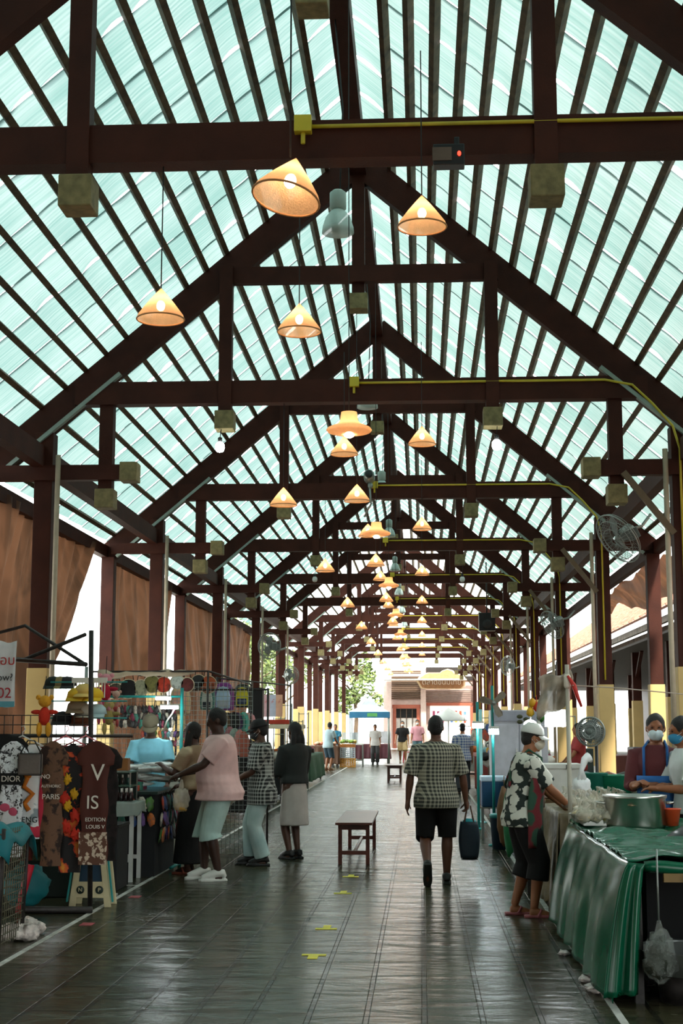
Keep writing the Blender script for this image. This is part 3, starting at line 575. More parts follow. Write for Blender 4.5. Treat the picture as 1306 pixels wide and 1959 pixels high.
def person(label, loc, rz, h=1.7, fat=1.0, skin='7a4a30', hair=('141110', 'short'), feet=((-.1, .0), (.1, .0)), hands=((-.22, .02, .78), (.22, .02, .78)), lean=0, head=(0, 0),
           shirt=None, legs=None, shoes='1a1a1a', cap=None, mask=None, apron=None, vox=.011, heel=(0, 0), curl=(.5, .5), group=None, cat='person', detail=True, skirt=None, extra=None, belly=0, elb=((-.5, -1, -.3), (.5, -1, -.3)), palm=None):
    t = thing('person', label, cat, loc, rz, group=group); s = h / 1.72; SK = mat('skin' + skin, C(skin), .5, var=.1, scale=5)
    def T(p):
        p = Vector(p) * s; q = min(1, max(0, (p.z / s - .95) / .3)); a = -lean * q
        if q > 0: v = p - Vector((0, 0, .95 * s)); p = Vector((0, 0, .95 * s)) + Matrix.Rotation(a, 3, 'X') @ v
        return p
    def loft(b, rings, inf=0, n=20):
        vs = []; fs = []
        for (z, rx, ry, yo) in rings:
            for k in range(n):
                a = 2 * math.pi * k / n; vs.append(T((math.cos(a) * (rx + inf), yo + math.sin(a) * (ry + inf), z)))
        for i in range(len(rings) - 1):
            for k in range(n): fs.append((i * n + k, i * n + (k + 1) % n, (i + 1) * n + (k + 1) % n, (i + 1) * n + k))
        fs += [tuple(range(n - 1, -1, -1)), tuple(range((len(rings) - 1) * n, len(rings) * n))]; b.add(vs, fs, True)
    W_ = fat
    TOR = [(.80, .13 * W_, .10 * W_, -.01), (.88, .165 * W_, .122 * W_, -.01), (.96, .168 * W_, .125 * W_ + belly * .4, belly * .3), (1.06, .15 * W_, .112 * W_ + belly, belly * .7), (1.18, .155 * W_, .112 * W_ + belly * .8, belly * .5), (1.3, .172 * W_, .118 * W_, 0), (1.37, .172 * W_, .105 * W_, -.005), (1.425, .125 * W_, .085 * W_, -.01), (1.47, .075, .065, -.005)]
    b = MB(); loft(b, TOR)
    SH = [T((sd * .18 * (.6 + .4 * W_), -.005, 1.375)) for sd in (-1, 1)]; arms = []
    for i, sd in enumerate((-1, 1)):
        ht = Vector(hands[i]) * s; e, wv = ik(SH[i], ht, .285 * s, .25 * s, elb[i]); arms.append((SH[i], e, wv))
        f = .85 + .15 * W_
        b.tube([SH[i] + Vector((-sd * .06 * s, 0, .0)), SH[i], SH[i].lerp(e, .35), e, e.lerp(wv, .3), wv], [.05 * s * f, .06 * s * f, .05 * s * f, .04 * s * f, .043 * s * f, .027 * s], 12)
        dd = (wv - e).normalized(); nn = Vector((-sd, 0, .0)) if abs(dd.z) > .6 else Vector((0, 0, -1))
        if palm and palm[i]: nn = Vector(palm[i])
        hand(b, wv, dd, nn, 1 if (dd.cross(nn) * 1).dot(Vector((0, 1, 0)) if abs(dd.z) > .6 else Vector((-sd, 0, .2))) > 0 else -1, s, curl[i])
    b.tube([T((0, -.01, 1.42)), T((0, .0, 1.56))], [.058 * s, .055 * s], 14)
    HC = T((0, .015, 1.60)); HM = Matrix.Rotation(-head[0], 3, 'Z') @ Matrix.Rotation(-head[1] - lean * .5, 3, 'X')
    H = lambda x, y, z: HC + HM @ (Vector((x, y, z)) * s)
    b.ell(H(0, -.008, .025), (.076 * s, .094 * s, .098 * s), 20, 14, M=HM); b.ell(H(0, .02, -.045), (.06 * s, .072 * s, .07 * s), 16, 12, M=HM)
    b.tube([H(0, .085, .035), H(0, .104, -.005), H(0, .088, -.018)], [.008 * s, .014 * s, .012 * s], 8)
    b.ell(H(0, .082, -.052), (.026 * s, .014 * s, .012 * s), 10, 8); b.ell(H(0, .07, -.09), (.025 * s, .02 * s, .018 * s), 10, 8)
    for sd in (-1, 1): b.ell(H(sd * .078, -.005, .0), (.012 * s, .02 * s, .032 * s), 10, 8); b.tube([H(sd * .05, .078, .045), H(sd * .018, .09, .042)], .008 * s, 6)
    lg = []
    for i, sd in enumerate((-1, 1)):
        hp = Vector((sd * .09 * W_, 0, .9)) * s; an = Vector((feet[i][0], feet[i][1], .085 + heel[i])) * s
        k, an = ik(hp, an, .43 * s, .41 * s, (sd * .1, 1, 0)); lg.append((hp, k, an)); f = .8 + .2 * W_
        b.tube([hp + Vector((0, 0, .02)), hp.lerp(k, .4), k, k.lerp(an, .3), k.lerp(an, .65), an], [.095 * s * f, .078 * s * f, .055 * s * f, .06 * s * f, .046 * s * f, .036 * s], 14)
        pit = 1.0 if heel[i] > .06 else 0
        M = Matrix.Rotation(-pit, 3, 'X'); A = an; Pf = lambda x, y, z: A + M @ (Vector((x, y, z)) * s)
        b.tube([Pf(0, -.04, -.045), Pf(0, .03, -.045), Pf(0, .1, -.058), Pf(0, .15, -.065)], [.036 * s, .04 * s, .036 * s, .022 * s], 12)
        if shoes:
            q = MB(); flat = shoes.startswith('sandal:'); hx = shoes.split(':')[-1]
            sole = [(-.035, -.09), (.035, -.09), (.045, .02), (.05, .12), (.035, .19), (0, .205), (-.04, .18), (-.048, .1), (-.04, .0)]
            z0 = -.105 + (0 if True else 0); n9 = len(sole)
            vs = [Pf(x, y, zz - (.0)) for zz in (-.087, -.06) for x, y in sole]; q.add(vs, [tuple(range(n9 - 1, -1, -1)), tuple(range(n9, 2 * n9))] + [(j, (j + 1) % n9, n9 + (j + 1) % n9, n9 + j) for j in range(n9)])
            if not flat: q.tube([Pf(0, -.055, -.045), Pf(0, -.045, -.01), Pf(0, .03, -.01), Pf(0, .1, -.035), Pf(0, .17, -.05)], [.034 * s, .045 * s, .05 * s, .045 * s, .03 * s], 12)
            else:
                q.tube([Pf(-.045, .03, -.06), Pf(-.03, .06, -.015), Pf(.03, .06, -.015), Pf(.045, .03, -.06)], .012 * s, 6)
            sh = (remesh(q, .008, 'shoe', hm(hx, .5), t, 2) if (vox < .015) else q.build('shoe', hm(hx, .5), t))
    remesh(b, vox, 'body', SK, t)
    if legs:
        m, zend, inf, zr = legs; q = MB()
        loft(q, [(z, rx, ry, yo) for z, rx, ry, yo in TOR[:3]] + [(1.0, .16 * W_, .12 * W_ + belly * .5, belly * .4)], inf)
        for hp, k, an in lg:
            L = [(hp + Vector((0, 0, .03 * s)), .09), (hp.lerp(k, .4), .085), (k, .067), (k.lerp(an, .35), .068), (an + Vector((0, 0, .01)), .055)]; pts = []; rad = []
            for p, r_ in L:
                if p.z / s > zend: pts.append(p); rad.append((r_ * (.85 + .15 * W_) + inf * 1.3 + (.01 if zend > .3 else 0)) * s)
                else:
                    a0 = pts[-1]; tt = (a0.z - zend * s) / max(1e-6, a0.z - p.z); pts.append(a0.lerp(p, tt)); rad.append((r_ * (.85 + .15 * W_) + inf * 1.5 + zr) * s); break
            q.tube(pts, rad, 16)
        remesh(q, vox, 'trousers' if zend < .3 else 'shorts', m, t)
    if skirt:
        m, zend, r0, r1 = skirt; q = MB(); loft(q, [(zend, r1, r1 * .85, 0), ((zend + .8) / 2, (r0 + r1) / 2, (r0 + r1) * .42, 0), (.85, .18, .14, 0), (1.02, .15, .12, 0)], 0); remesh(q, vox, 'skirt', m, t)
    if shirt:
        m, zh, sl, inf = shirt[:4]; flare = shirt[4] if len(shirt) > 4 else .02; q = MB()
        def hang(r_):
            z, rx, ry, yo = r_; k = min(1, max(0, (1.3 - z) / .3)); lo = min(1, max(0, (1.02 - z) / .1))
            return (z, max(rx, .176 * W_ * k, (.186 * W_ + flare * .3) * lo), max(ry, (.122 * W_ + belly * .8) * k, (.128 * W_ + belly * .8 + flare * .3) * lo), yo)
        mid = [(.99, .168 * W_, .12 * W_ + belly * .6, belly * .5)]
        rg = sorted([hang(r_) for r_ in [(zh, .17 * W_, .125 * W_ + belly * .5, belly * .35)] + mid + TOR if zh - .001 <= r_[0] < 1.44 and not (zh < r_[0] < zh + .03)]) + [(1.462, .08, .07, -.01)]
        loft(q, rg, inf)
        for i, (S_, e, wv) in enumerate(arms):
            sd = (-1, 1)[i]; f = .85 + .15 * W_; A = S_ + Vector((-sd * .07 * s, 0, 0)); pts = [A, S_ + Vector((0, 0, .004)), S_.lerp(e, .5)]; rad = [.06, .07, .066]
            if sl <= 1: pts = [A, S_, S_.lerp(e, sl * .5), S_.lerp(e, sl)]; rad = [.058, .068, .066, .067]
            else: pts = [A, S_, S_.lerp(e, .5), e, e.lerp(wv, (sl - 1))]; rad = [.058, .066, .058, .05, .04]
            q.tube(pts, [(x + inf * .7) * s * f for x in rad], 14)
        remesh(q, vox, 'shirt', m, t)
    hc, hs = hair; HM_ = hm(hc, .55, bump=.6, bscale=150); q = MB()
    if hs != 'none':
        q.ell(H(0, -.02, .038), (.083 * s, .098 * s, .098 * s), 20, 14, M=HM, lump=.06)
        q.ell(H(0, -.045, -.005), (.075 * s, .065 * s, .075 * s), 16, 12, M=HM)
        if hs == 'long':
            for x in (-.05, 0, .05): q.tube([H(x, -.05, .02), H(x * 1.4, -.08, -.08), H(x * 1.6, -.075, -.2), H(x * 1.5, -.05, -.34)], [.035 * s, .04 * s, .035 * s, .015 * s], 8)
        if hs == 'braids':
            for sd in (-1, 1):
                for j in range(3): q.tube([H(sd * (.05 + .01 * j), .03 - .04 * j, .02), H(sd * .095, .03 - .03 * j, -.1), H(sd * .1, .05 - .04 * j, -.22), H(sd * .07, .07 - .05 * j, -.34)], [.02 * s, .018 * s, .018 * s, .01 * s], 7)
        if hs == 'bun': q.ell(H(0, -.12, .04), (.04 * s, .04 * s, .04 * s), 12, 8)
        remesh(q, max(.007, vox * .8), 'hair', HM_, t, 1)
    if detail:
        for sd in (-1, 1):
            q = MB(); q.ell(H(sd * .031, .083, .022), (.013 * s, .008 * s, .006 * s), 10, 8); e_ = q.build('eye', hm('201512', .2), t)
    if mask:
        q = MB(); q.ell(H(0, .045, -.042), (.066 * s, .075 * s, .056 * s), 16, 12, M=HM); q.ell(H(0, .095, -.03), (.03 * s, .03 * s, .036 * s), 12, 10, M=HM); remesh(q, .008, 'face_mask', hm(mask, .7), t, 2)
        q = MB()
        for sd in (-1, 1): q.tube([H(sd * .06, .06, -.02), H(sd * .084, -.01, .01), H(sd * .084, -.02, -.01), H(sd * .062, .05, -.06)], .002 * s, 4)
        q.build('mask_strap', hm('e8e8e8'), t)
    if cap:
        kind, hx = cap; q = MB(); M4 = HM.to_4x4(); m = hm(hx, .75)
        q.lathe([(.0, .118), (.05, .112), (.085, .075), (.096, .03), (.097, .018)], n=24, M=M4 @ Matrix.Diagonal((s, s * 1.12, s, 1)), c=H(0, -.012, .028)); q.build('cap', m, t, solid=.006)
        q = MB(); br = .17 if kind == 'visor' else .15
        if kind == 'brim':
            q.grid(lambda u, v: H(math.sin(u * 6.2832) * (.093 + v * .06), -.012 + math.cos(u * 6.2832) * (.105 + v * .065), .05 - v * .02 - (.02 * v if True else 0)), 32, 3)
        else: q.grid(lambda u, v: H((u - .5) * 2 * .085, -.01 + math.sqrt(max(0, 1 - (u - .5) ** 2 * 3.2)) * (.095 + v * .08), .05 - .03 * v - .35 * (u - .5) ** 2 * .2), 14, 4)
        q.build('cap_brim', m, t, solid=.005)
    if apron:
        m, z0, z1, wd = apron; q = MB()
        def ap(u, v):
            z = z1 + (z0 - z1) * v; a = (u - .5) * 2 * wd; rx = .225 * W_; ry = .175 * W_ + belly; return T((math.sin(a) * rx * 1.0, math.cos(a) * ry, z))
        q.grid(ap, 14, 14); q.build('apron', m, t, solid=.012)
        q = MB()
        for sd in (-1, 1): q.tube([T((sd * .1, .13, z1)), T((sd * .1, .1, 1.44)), T((sd * .07, -.02, 1.495)), T((sd * .03, -.14, 1.36)), T((-sd * .12, -.15, 1.15))], .012 * s, 6)
        q.build('apron_strap', m, t)
    return t, arms, H
def plaid(name, base, dark, n, w=.5):
    m = mat(name, base, .8, var=.05, bump=.25, bscale=12); N, L, b = nodes(m); tc = N.new('ShaderNodeTexCoord'); sp = N.new('ShaderNodeSeparateXYZ'); L.new(tc.outputs['Object'], sp.inputs[0])
    add = N.new('ShaderNodeMath'); add.operation = 'ADD'
    outs = []
    ax = N.new('ShaderNodeMath'); ax.operation = 'ADD'; L.new(sp.outputs['X'], ax.inputs[0]); L.new(sp.outputs['Y'], ax.inputs[1])
    for src in (ax.outputs[0], sp.outputs['Z']):
        a = N.new('ShaderNodeMath'); a.operation = 'MULTIPLY'; a.inputs[1].default_value = n; L.new(src, a.inputs[0]); f = N.new('ShaderNodeMath'); f.operation = 'FRACT'; L.new(a.outputs[0], f.inputs[0])
        g = N.new('ShaderNodeMath'); g.operation = 'LESS_THAN'; g.inputs[1].default_value = w; L.new(f.outputs[0], g.inputs[0]); outs.append(g.outputs[0])
    L.new(outs[0], add.inputs[0]); L.new(outs[1], add.inputs[1]); hf = N.new('ShaderNodeMath'); hf.operation = 'MULTIPLY'; hf.inputs[1].default_value = .5; L.new(add.outputs[0], hf.inputs[0])
    mx = N.new('ShaderNodeMix'); mx.data_type = 'RGBA'; mx.inputs[6].default_value = base + (1,); mx.inputs[7].default_value = dark + (1,); L.new(hf.outputs[0], mx.inputs[0]); L.new(mx.outputs[2], b.inputs['Base Color']); return m
def blotch(name, a, c, sc, lo=.45, hi=.5, third=None, rough=.8, tex='vor'):
    m = mat(name, a, rough, bump=.25, bscale=12); N, L, b = nodes(m); tc = N.new('ShaderNodeTexCoord')
    if tex == 'vor': v = N.new('ShaderNodeTexVoronoi'); v.inputs['Scale'].default_value = sc; o = v.outputs['Distance']
    else: v = N.new('ShaderNodeTexNoise'); v.inputs['Scale'].default_value = sc; v.inputs['Detail'].default_value = 3; o = v.outputs['Fac']
    nz = N.new('ShaderNodeTexNoise'); nz.inputs['Scale'].default_value = sc * 1.5; ml = N.new('ShaderNodeMix'); ml.data_type = 'VECTOR'; ml.inputs[0].default_value = .06
    L.new(tc.outputs['Object'], nz.inputs['Vector']); L.new(tc.outputs['Object'], ml.inputs[4]); L.new(nz.outputs['Color'], ml.inputs[5]); L.new(ml.outputs[1], v.inputs['Vector'])
    cr = N.new('ShaderNodeValToRGB'); e = cr.color_ramp.elements; e[0].position = lo; e[0].color = a + (1,); e[1].position = hi; e[1].color = c + (1,)
    if third: x = e.new((hi + 1) / 2); x.color = third + (1,)
    L.new(o, cr.inputs['Fac']); L.new(cr.outputs['Color'], b.inputs['Base Color']); return m
PL1 = plaid('grey_check_cloth', (.42, .4, .3), (.035, .037, .032), 27, .55); PL2 = plaid('black_check_cloth', (.4, .42, .38), (.006, .008, .008), 24, .6)
FLOR = blotch('white_flower_cloth', (.6, .6, .52), (.012, .02, .016), 12, .55, .6)
BLK_C = hm('0d0d0e', .85, bump=.2, bscale=12); JEAN = blotch('pale_washed_denim', (.42, .55, .52), (.2, .32, .32), 3, .4, .75, tex='noi'); LJEAN = hm('a9c4bd', .8, bump=.4, bscale=9)
R90 = math.pi / 2
person('man seen from behind walking in grey checked shirt and black shorts', (.14, 14.8, 0), 0, 1.68, 1.13, '5c3826', feet=((-.1, -.22), (.1, .08)), heel=(.12, 0), hands=((-.30, .0, .84), (.31, .04, .84)), shirt=(PL1, .78, .95, .022, .03), legs=(BLK_C, .47, .014, .012), shoes='2b2f2c', vox=.010, curl=(.4, 1.3), elb=((-1, -.5, 0), (1, -.5, 0)), detail=False)
person('woman in white cap, flowered shirt and green apron reaching over the food stall', (.84, 12.45, 0), -R90 + .12, 1.6, 1.08, '9a6444', ('17120f', 'short'), feet=((-.11, -.06), (.11, .08)), hands=((-.1, .45, .93), (.1, .46, .94)), lean=.16, head=(0, .12), shirt=(FLOR, .80, .85, .03, .05), legs=(BLK_C, .33, .02, .02), shoes='sandal:a05a60', cap=('visor', 'cfd2cc'), mask='c9bfae', apron=(blotch('green_red_apron', (.02, .07, .04), (.16, .015, .02), 7, .5, .6), .62, 1.25, 1.5), vox=.010, palm=((0, 0, -1), (0, 0, -1)))
person('heavy dark skinned man in pink t-shirt and pale denim shorts holding a bag', (-2.12, 15.1, 0), R90 + .25, 1.76, 1.34, '3a241a', ('0c0a09', 'short'), feet=((-.12, .02), (.12, .14)), hands=((-.12, .42, 1.06), (.2, .36, 1.06)), lean=.05, head=(0, .35), shirt=(hm('dcb8b4', .85, bump=.35, bscale=7), .80, .75, .028, .04), legs=(LJEAN, .42, .02, .03), shoes='d8d8d0', belly=.045, vox=.011, curl=(.6, 1.3))
person('woman in beige top and long black skirt touching the teal pole', (-2.52, 15.75, 0), R90 - .3, 1.62, 1.0, '4a2c20', ('120e0c', 'braids'), feet=((-.09, 0), (.09, .05)), hands=((-.16, .3, 1.22), (.16, .22, 1.0)), shirt=(blotch('beige_print_cloth', (.5, .4, .26), (.3, .2, .12), 5, .5, .7), .95, .8, .02), skirt=(BLK_C, .12, .17, .24), shoes='sandal:8a4a3c', vox=.012)
person('man in black and white checked shirt, black cap and pale jeans', (-1.86, 16.7, 0), R90 + .1, 1.64, .98, '4d3122', ('0f0d0c', 'short'), feet=((-.08, -.02), (.08, .12)), hands=((-.12, .33, 1.0), (.14, .32, 1.02)), lean=.04, head=(.1, .2), shirt=(PL2, .72, .9, .04, .06), legs=(JEAN, .1, .02, .012), shoes='151413', mask='23272a', cap=('visor', '0c0c0d'), vox=.011)
person('person in dark hooded jacket and white skirt behind the checked shirt man', (-1.55, 17.5, 0), R90 * .5, 1.62, 1.0, '4d3122', ('0d0c0c', 'long'), feet=((-.08, 0), (.08, .03)), hands=((-.12, .3, 1.05), (.14, .3, 1.05)), shirt=(hm('1c211f', .8), .95, 1.8, .03), skirt=(hm('a8a29a', .8), .42, .18, .2), shoes='1a1a1a', vox=.013)
person('stall seller in light blue polo shirt and khaki cap looking down', (-3.2, 16.9, 0), math.pi + .05, 1.7, 1.05, '5b3a28', ('100d0c', 'short'), hands=((-.24, .3, .92), (.24, .3, .92)), lean=.1, head=(0, .55), shirt=(hm('86cfe4', .8, bump=.4, bscale=6), .85, .75, .025), legs=(hm('20242a'), .1, .015, .01), cap=('visor', '6a6450'), vox=.012)
sw = person('stall woman with white face mask, maroon top and blue apron', (at(1254, 1400, 12.45)[0], 12.45, 0), math.pi - .25, 1.68, 1.0, '8a5638', ('15100e', 'bun'), hands=((-.1, .26, 1.12), (.12, .28, 1.14)), head=(-.1, .15), shirt=(hm('5a2528', .8), .85, 1.3, .02), legs=(hm('1d1f24'), .1, .015, .01), mask='c3d3d6', apron=(hm('1f63a6', .6), .6, 1.2, .8), vox=.01)
text('กุ้งสด', .07, hm('dfe6ee'), sw[0], (.02, .235, .96), (math.pi / 2, 0, math.pi), name='lettering')
person('stall woman with blue face mask and white top at the right edge', (at(1318, 1400, 12.2)[0], 12.2, 0), R90 + .25, 1.66, 1.0, '8a5638', ('0e0c0c', 'bun'), hands=((-.16, .36, 1.12), (.1, .38, 1.14)), lean=.1, head=(.1, .2), shirt=(hm('cfd8d6', .8, bump=.4, bscale=8), .9, .8, .025), legs=(hm('1d1f24'), .1, .015, .01), mask='2f86b0', vox=.01)
person('walking man in black t-shirt and khaki shorts coming from the far end', (-.82, 60.4, 0), math.pi, 1.74, 1.0, 'a8714e', hands=((-.26, .1, .8), (.3, .14, .86)), feet=((-.12, .1), (.1, -.12)), shirt=(BLK_C, .86, .7, .025), legs=(hm('b39a6c'), .5, .015, .02), shoes='9a8a7a', mask='d8dcdc', vox=.02)
person('walking man in pink shirt beside the black t-shirt man', (-.2, 62, 0), math.pi, 1.8, 1.0, 'a8714e', hands=((-.26, .1, .8), (.27, .1, .82)), shirt=(hm('c98f98', .8), .86, .8, .03), legs=(hm('4a6a72'), .12, .015, .02), mask='d8dcdc', vox=.02)
person('shopper in pale blue and white shirt bending over the produce table', (-3.3, 50.5, 0), -.7, 1.68, 1.0, 'a06a48', hands=((-.1, .36, .95), (.15, .36, .95)), lean=.15, shirt=(hm('bcd3da', .8), .8, .75, .03), legs=(hm('2c4452'), .45, .015, .02), shoes='8a6a50', vox=.02)
person('seller in teal blue shirt behind the produce table', (-3.5, 58.1, 0), math.pi, 1.6, 1.0, '9a6646', ('2a1d14', 'bun'), hands=((-.2, .3, .9), (.2, .3, .9)), shirt=(hm('2d6f88', .8), .8, .75, .03), legs=(hm('30343a'), .1, .015, .01), vox=.02)
person('person in blue and white striped shirt walking beyond the centre man', (.95, 34, 0), .1, 1.62, 1.0, '9a6646', hands=((-.24, .04, .8), (.24, .04, .8)), shirt=(plaid('blue_stripe_cloth', (.6, .62, .66), (.03, .08, .3), 16, .4), .8, .75, .03), legs=(hm('22262c'), .1, .015, .01), vox=.02)
person('vendor standing behind goods at the second right stall', (2.9, 27, 0), R90, 1.62, 1.0, '9a6646', ('15110f', 'bun'), hands=((-.2, .3, .95), (.2, .3, .95)), shirt=(hm('a33b3b', .8), .8, .75, .03), legs=(hm('22262c'), .1, .015, .01), vox=.02)
person('person in white standing under the canopy tent', (-1.9, 58.3, 0), math.pi, 1.6, 1.0, 'a06a48', shirt=(hm('cfcac4', .8), .8, .75, .03), legs=(hm('333'+'333'), .1, .015, .01), vox=.022)
# ---------------- stall furniture and goods ----------------
DW = mat('dark_red_bench_wood', (.1, .03, .02), .3, var=.3, scale=6); WP = mat('white_painted_metal', (.55, .58, .55), .4)
TEAL = hm('1d8f8c', .4); DKM = mat('dark_iron', (.03, .026, .024), .5, .3, var=.4, scale=20); CLEAR = mat('clear_plastic', (.85, .9, .88), .12, trans=.0, alpha=.32, var=.02)
BAGP = mat('crinkled_clear_bag', (.75, .7, .58), .15, alpha=.45, bump=.6, bscale=14, var=.3, scale=12)
GREENC = mat('green_vinyl', (.0025, .085, .04), .22, var=.15, scale=3, bump=.05, bscale=3, ior=1.4); DARKC = hm('14181a', .8, bump=.3, bscale=6); WPL = hm('d9d9d2', .45)
def P3(px, py, Y): x, z = at(px, py, Y); return (x, Y, z)
def bench(loc, w, l, h, label, rz=0, cat='bench', nm='bench'):
    t = thing(nm, label, cat, loc, rz)
    b = MB(); b.box((0, 0, h - .015), (w + .05, l + .04, .03)); b.build('seat', DW, t, bevel=.005)
    for sx in (-1, 1):
        for sy in (-1, 1): b = MB(); b.box((sx * (w / 2 - .03), sy * (l / 2 - .05), (h - .03) / 2), (.045, .045, h - .03)); b.build('leg', DW, t)
    for sy in (-1, 1): b = MB(); b.box((0, sy * (l / 2 - .05), .13), (w - .08, .03, .045)).box((0, sy * (l / 2 - .05), h - .06), (w - .08, .03, .05)); b.build('rail', DW, t)
    b = MB(); b.box((0, 0, .13), (.03, l - .1, .035)); b.build('stretcher', DW, t)
    return t
bench((-.8, 18.0, 0), .38, 2.35, .475, 'long dark wooden bench in the middle of the walkway')
bench((-.79, 41.2, 0), .4, 1.5, .47, 'smaller dark bench farther along the walkway before the walking men')
t = thing('stool', 'small red plastic stool beside the walking men', 'stool', (-.62, 61.5, 0))
b = MB(); b.box((0, 0, .44), (.36, .36, .03)); b.build('seat', hm('b3202a', .4), t)
for x in (-1, 1):
    for y in (-1, 1): b = MB(); b.bar((x * .19, y * .19, 0), (x * .15, y * .15, .43), .04, .04); b.build('leg', hm('b3202a', .4), t)
# ---- left: clothes stall ----
t = thing('clothes_rack', 'dark iron stall frame with tall pole holding the hanging dresses at front left', 'clothes rack', (0, 0, 0))
X0 = -2.86
b = MB(); b.tube([(X0, 12.45, 0), (X0 - .04, 12.4, 2.42)], .022, 8); b.build('pole', DKM, t)
b = MB(); b.tube([(-4.3, 12.42, 0), (-4.3, 12.42, 2.42)], .022, 8); b.build('pole', DKM, t)
b = MB(); b.tube([(-4.4, 12.4, .03), (X0 + .03, 12.4, .03)], .03, 8); b.build('base_bar', DKM, t)
b = MB(); b.tube([(-4.4, 12.4, 1.5), (X0 + .35, 12.4, 1.5)], .014, 8); b.build('hanging_rail', DKM, t)
b = MB(); b.tube([P3(-30, 1218, 13.2), P3(48, 1197, 13.2), P3(165, 1272, 12.4)], .016, 8).tube([P3(-30, 1255, 13), P3(46, 1262, 13), P3(163, 1214, 12.4)], .018, 8).tube([P3(20, 1262, 13), P3(165, 1271, 12.4)], .02, 8); b.build('top_frame', DKM, t)
def wire(name, x0, x1, z0, z1, y, label, nx, nz, m=DKM, r=.004, rz=0):
    b = MB()
    for k in range(nx + 1): x = (x1 - x0) * k / nx; b.tube([(x, 0, 0), (x, 0, z1 - z0)], r, 4)
    for k in range(nz + 1): z = (z1 - z0) * k / nz; b.tube([(0, .006, z), (x1 - x0, .006, z)], r, 4)
    return one(b, 'wire_grid', m, label, 'grid panel', (x0, y, z0), rz)
wire('g', -4.3, -2.9, 1.1, 1.68, 12.5, 'wire grid panel behind the hanging dresses at front left', 18, 7)
def garment(x, y, ztop, w_, h_, m, label, sl=.12, dress=False, rz=0, cat='dress', thick=.03, band=None, seed=0, group=None, nm=None):
    t = thing(nm or cat.replace('-', '').replace(' ', '_'), label, cat, (x, y, ztop), rz, group); hw = w_ / 2
    def z_(p): return p
    n = 10; Lp = [(hw * .25, 0), (hw * .8, -.03), (hw + sl, -.14), (hw + sl * .75, -.23), (hw * .92, -.2)]
    for k in range(1, n + 1): f = k / n; Lp.append((hw * (.92 + (.12 if dress else 0) * f) + .012 * math.sin(f * 9 + seed), -.2 - (h_ - .2) * f))
    Rp = [(-x_, z) for x_, z in reversed(Lp)]; poly = Lp + [(hw * .5, -h_ - .012), (0, -h_ + .01), (-hw * .5, -h_ - .01)] + Rp + [(-hw * .12, -.06), (hw * .12, -.06)]
    b = MB()
    bm_n = len(poly)
    def surf(sign):
        def wv(x_, z): return sign * (thick / 2 + .012 * math.sin(x_ * 40 + seed) * min(1, -z * 2 + .2)) + .02 * math.sin(x_ * 11 + z * 3 + seed)
        return [(px, wv(px, pz), pz) for px, pz in poly]
    # strips across for a rippled surface
    rows = [(-.0, hw * .25), (-.04, hw * .85), (-.12, hw + sl * .8), (-.2, hw + sl * .6)] + [(-.21 - (h_ - .21) * k / 14, hw * (.92 + (.12 if dress else 0) * k / 14) + .01 * math.sin(k + seed)) for k in range(15)]
    for sign in (-1, 1):
        def fn(u, v):
            k = v * (len(rows) - 1); i = min(len(rows) - 2, int(k)); f = k - i; z = rows[i][0] * (1 - f) + rows[i + 1][0] * f; hwid = rows[i][1] * (1 - f) + rows[i + 1][1] * f
            x_ = (u - .5) * 2 * hwid; e = math.sqrt(max(0, 1 - abs(u - .5) * 2)); return (x_, sign * (thick / 2) * min(1, e * 1.6) + .014 * math.sin(x_ * 34 + seed) * min(1, -z + .1) + .012 * math.sin(z * 7 + seed), z)
        b.grid(fn, 24, len(rows) * 2 - 2)
    b.build('cloth', m, t)
    return t
def hanger(x, y, z, hx, label, rz=0):
    b = MB(); b.tube([(-.19, 0, -.09), (0, 0, 0), (.19, 0, -.09)], .007, 6).tube([(-.19, 0, -.09), (.19, 0, -.09)], .006, 6).tube([(0, 0, 0), (0, 0, .03), (.022, 0, .055), (.012, 0, .085), (-.015, 0, .08)], .0045, 6)
    return one(b, 'clothes_hanger', hm(hx, .4), label, 'hanger', (x, y, z), rz)
DIORW = blotch('black_line_print', (.8, .85, .88), (.03, .03, .035), 30, .53, .58, tex='noi'); TIG = blotch('white_cloth_grey_swirl', (.88, .92, .92), (.3, .38, .42), 9, .55, .62, tex='noi')
BRP = blotch('brown_print', (.16, .08, .045), (.03, .016, .012), 14, .5, .6, tex='noi'); RED = blotch('black_red_print', (.012, .01, .01), (.6, .06, .02), 9, .54, .58, third=(.7, .4, .04), tex='noi')
MARO = hm('4e2218', .75); LEO = blotch('cream_brown_print', (.6, .48, .36), (.12, .05, .03), 22, .4, .5)
GB = [(3, 1404, .44, .98, BLK_C, 'black dress at the left picture edge on the front rail', True), (26, 1418, .21, .98, DIORW, 'white dress with black line print and lettered chest band', True), (63, 1424, .2, .80, TIG, 'white t-shirt with orange tiger and pink hem', False),
      (103, 1418, .2, 1.05, BRP, 'brown printed dress with pale city lettering on a pink hanger', True), (139, 1424, .19, 1.08, RED, 'black dress with red and yellow flower print', True), (184, 1418, .25, 1.04, MARO, 'maroon dress with large white letters and cream patterned lower part', True)]
gt = []
for i, (px, py, w_, h_, m, lab, dr) in enumerate(GB):
    x, z = at(px, py, 12.32 - (.04 * (i % 2))); gt.append(garment(x, 12.33 - .05 * (i % 2), z, w_, h_, m, lab, sl=.05, dress=False, seed=i * 1.7, rz=0, cat='t-shirt' if i == 2 else 'dress', nm='t_shirt' if i == 2 else 'dress'))
INKB = hm('101012', .8); INKW = hm('e6dfd2', .8); INKR = hm('c8324a', .8); INKO = hm('c8701c', .8)
b = MB(); b.box((0, -.04, -.32), (.2, .012, .1)); b.build('chest_band', INKB, gt[1]); text('DIOR', .07, INKW, gt[1], (.0, -.048, -.32), name='lettering')
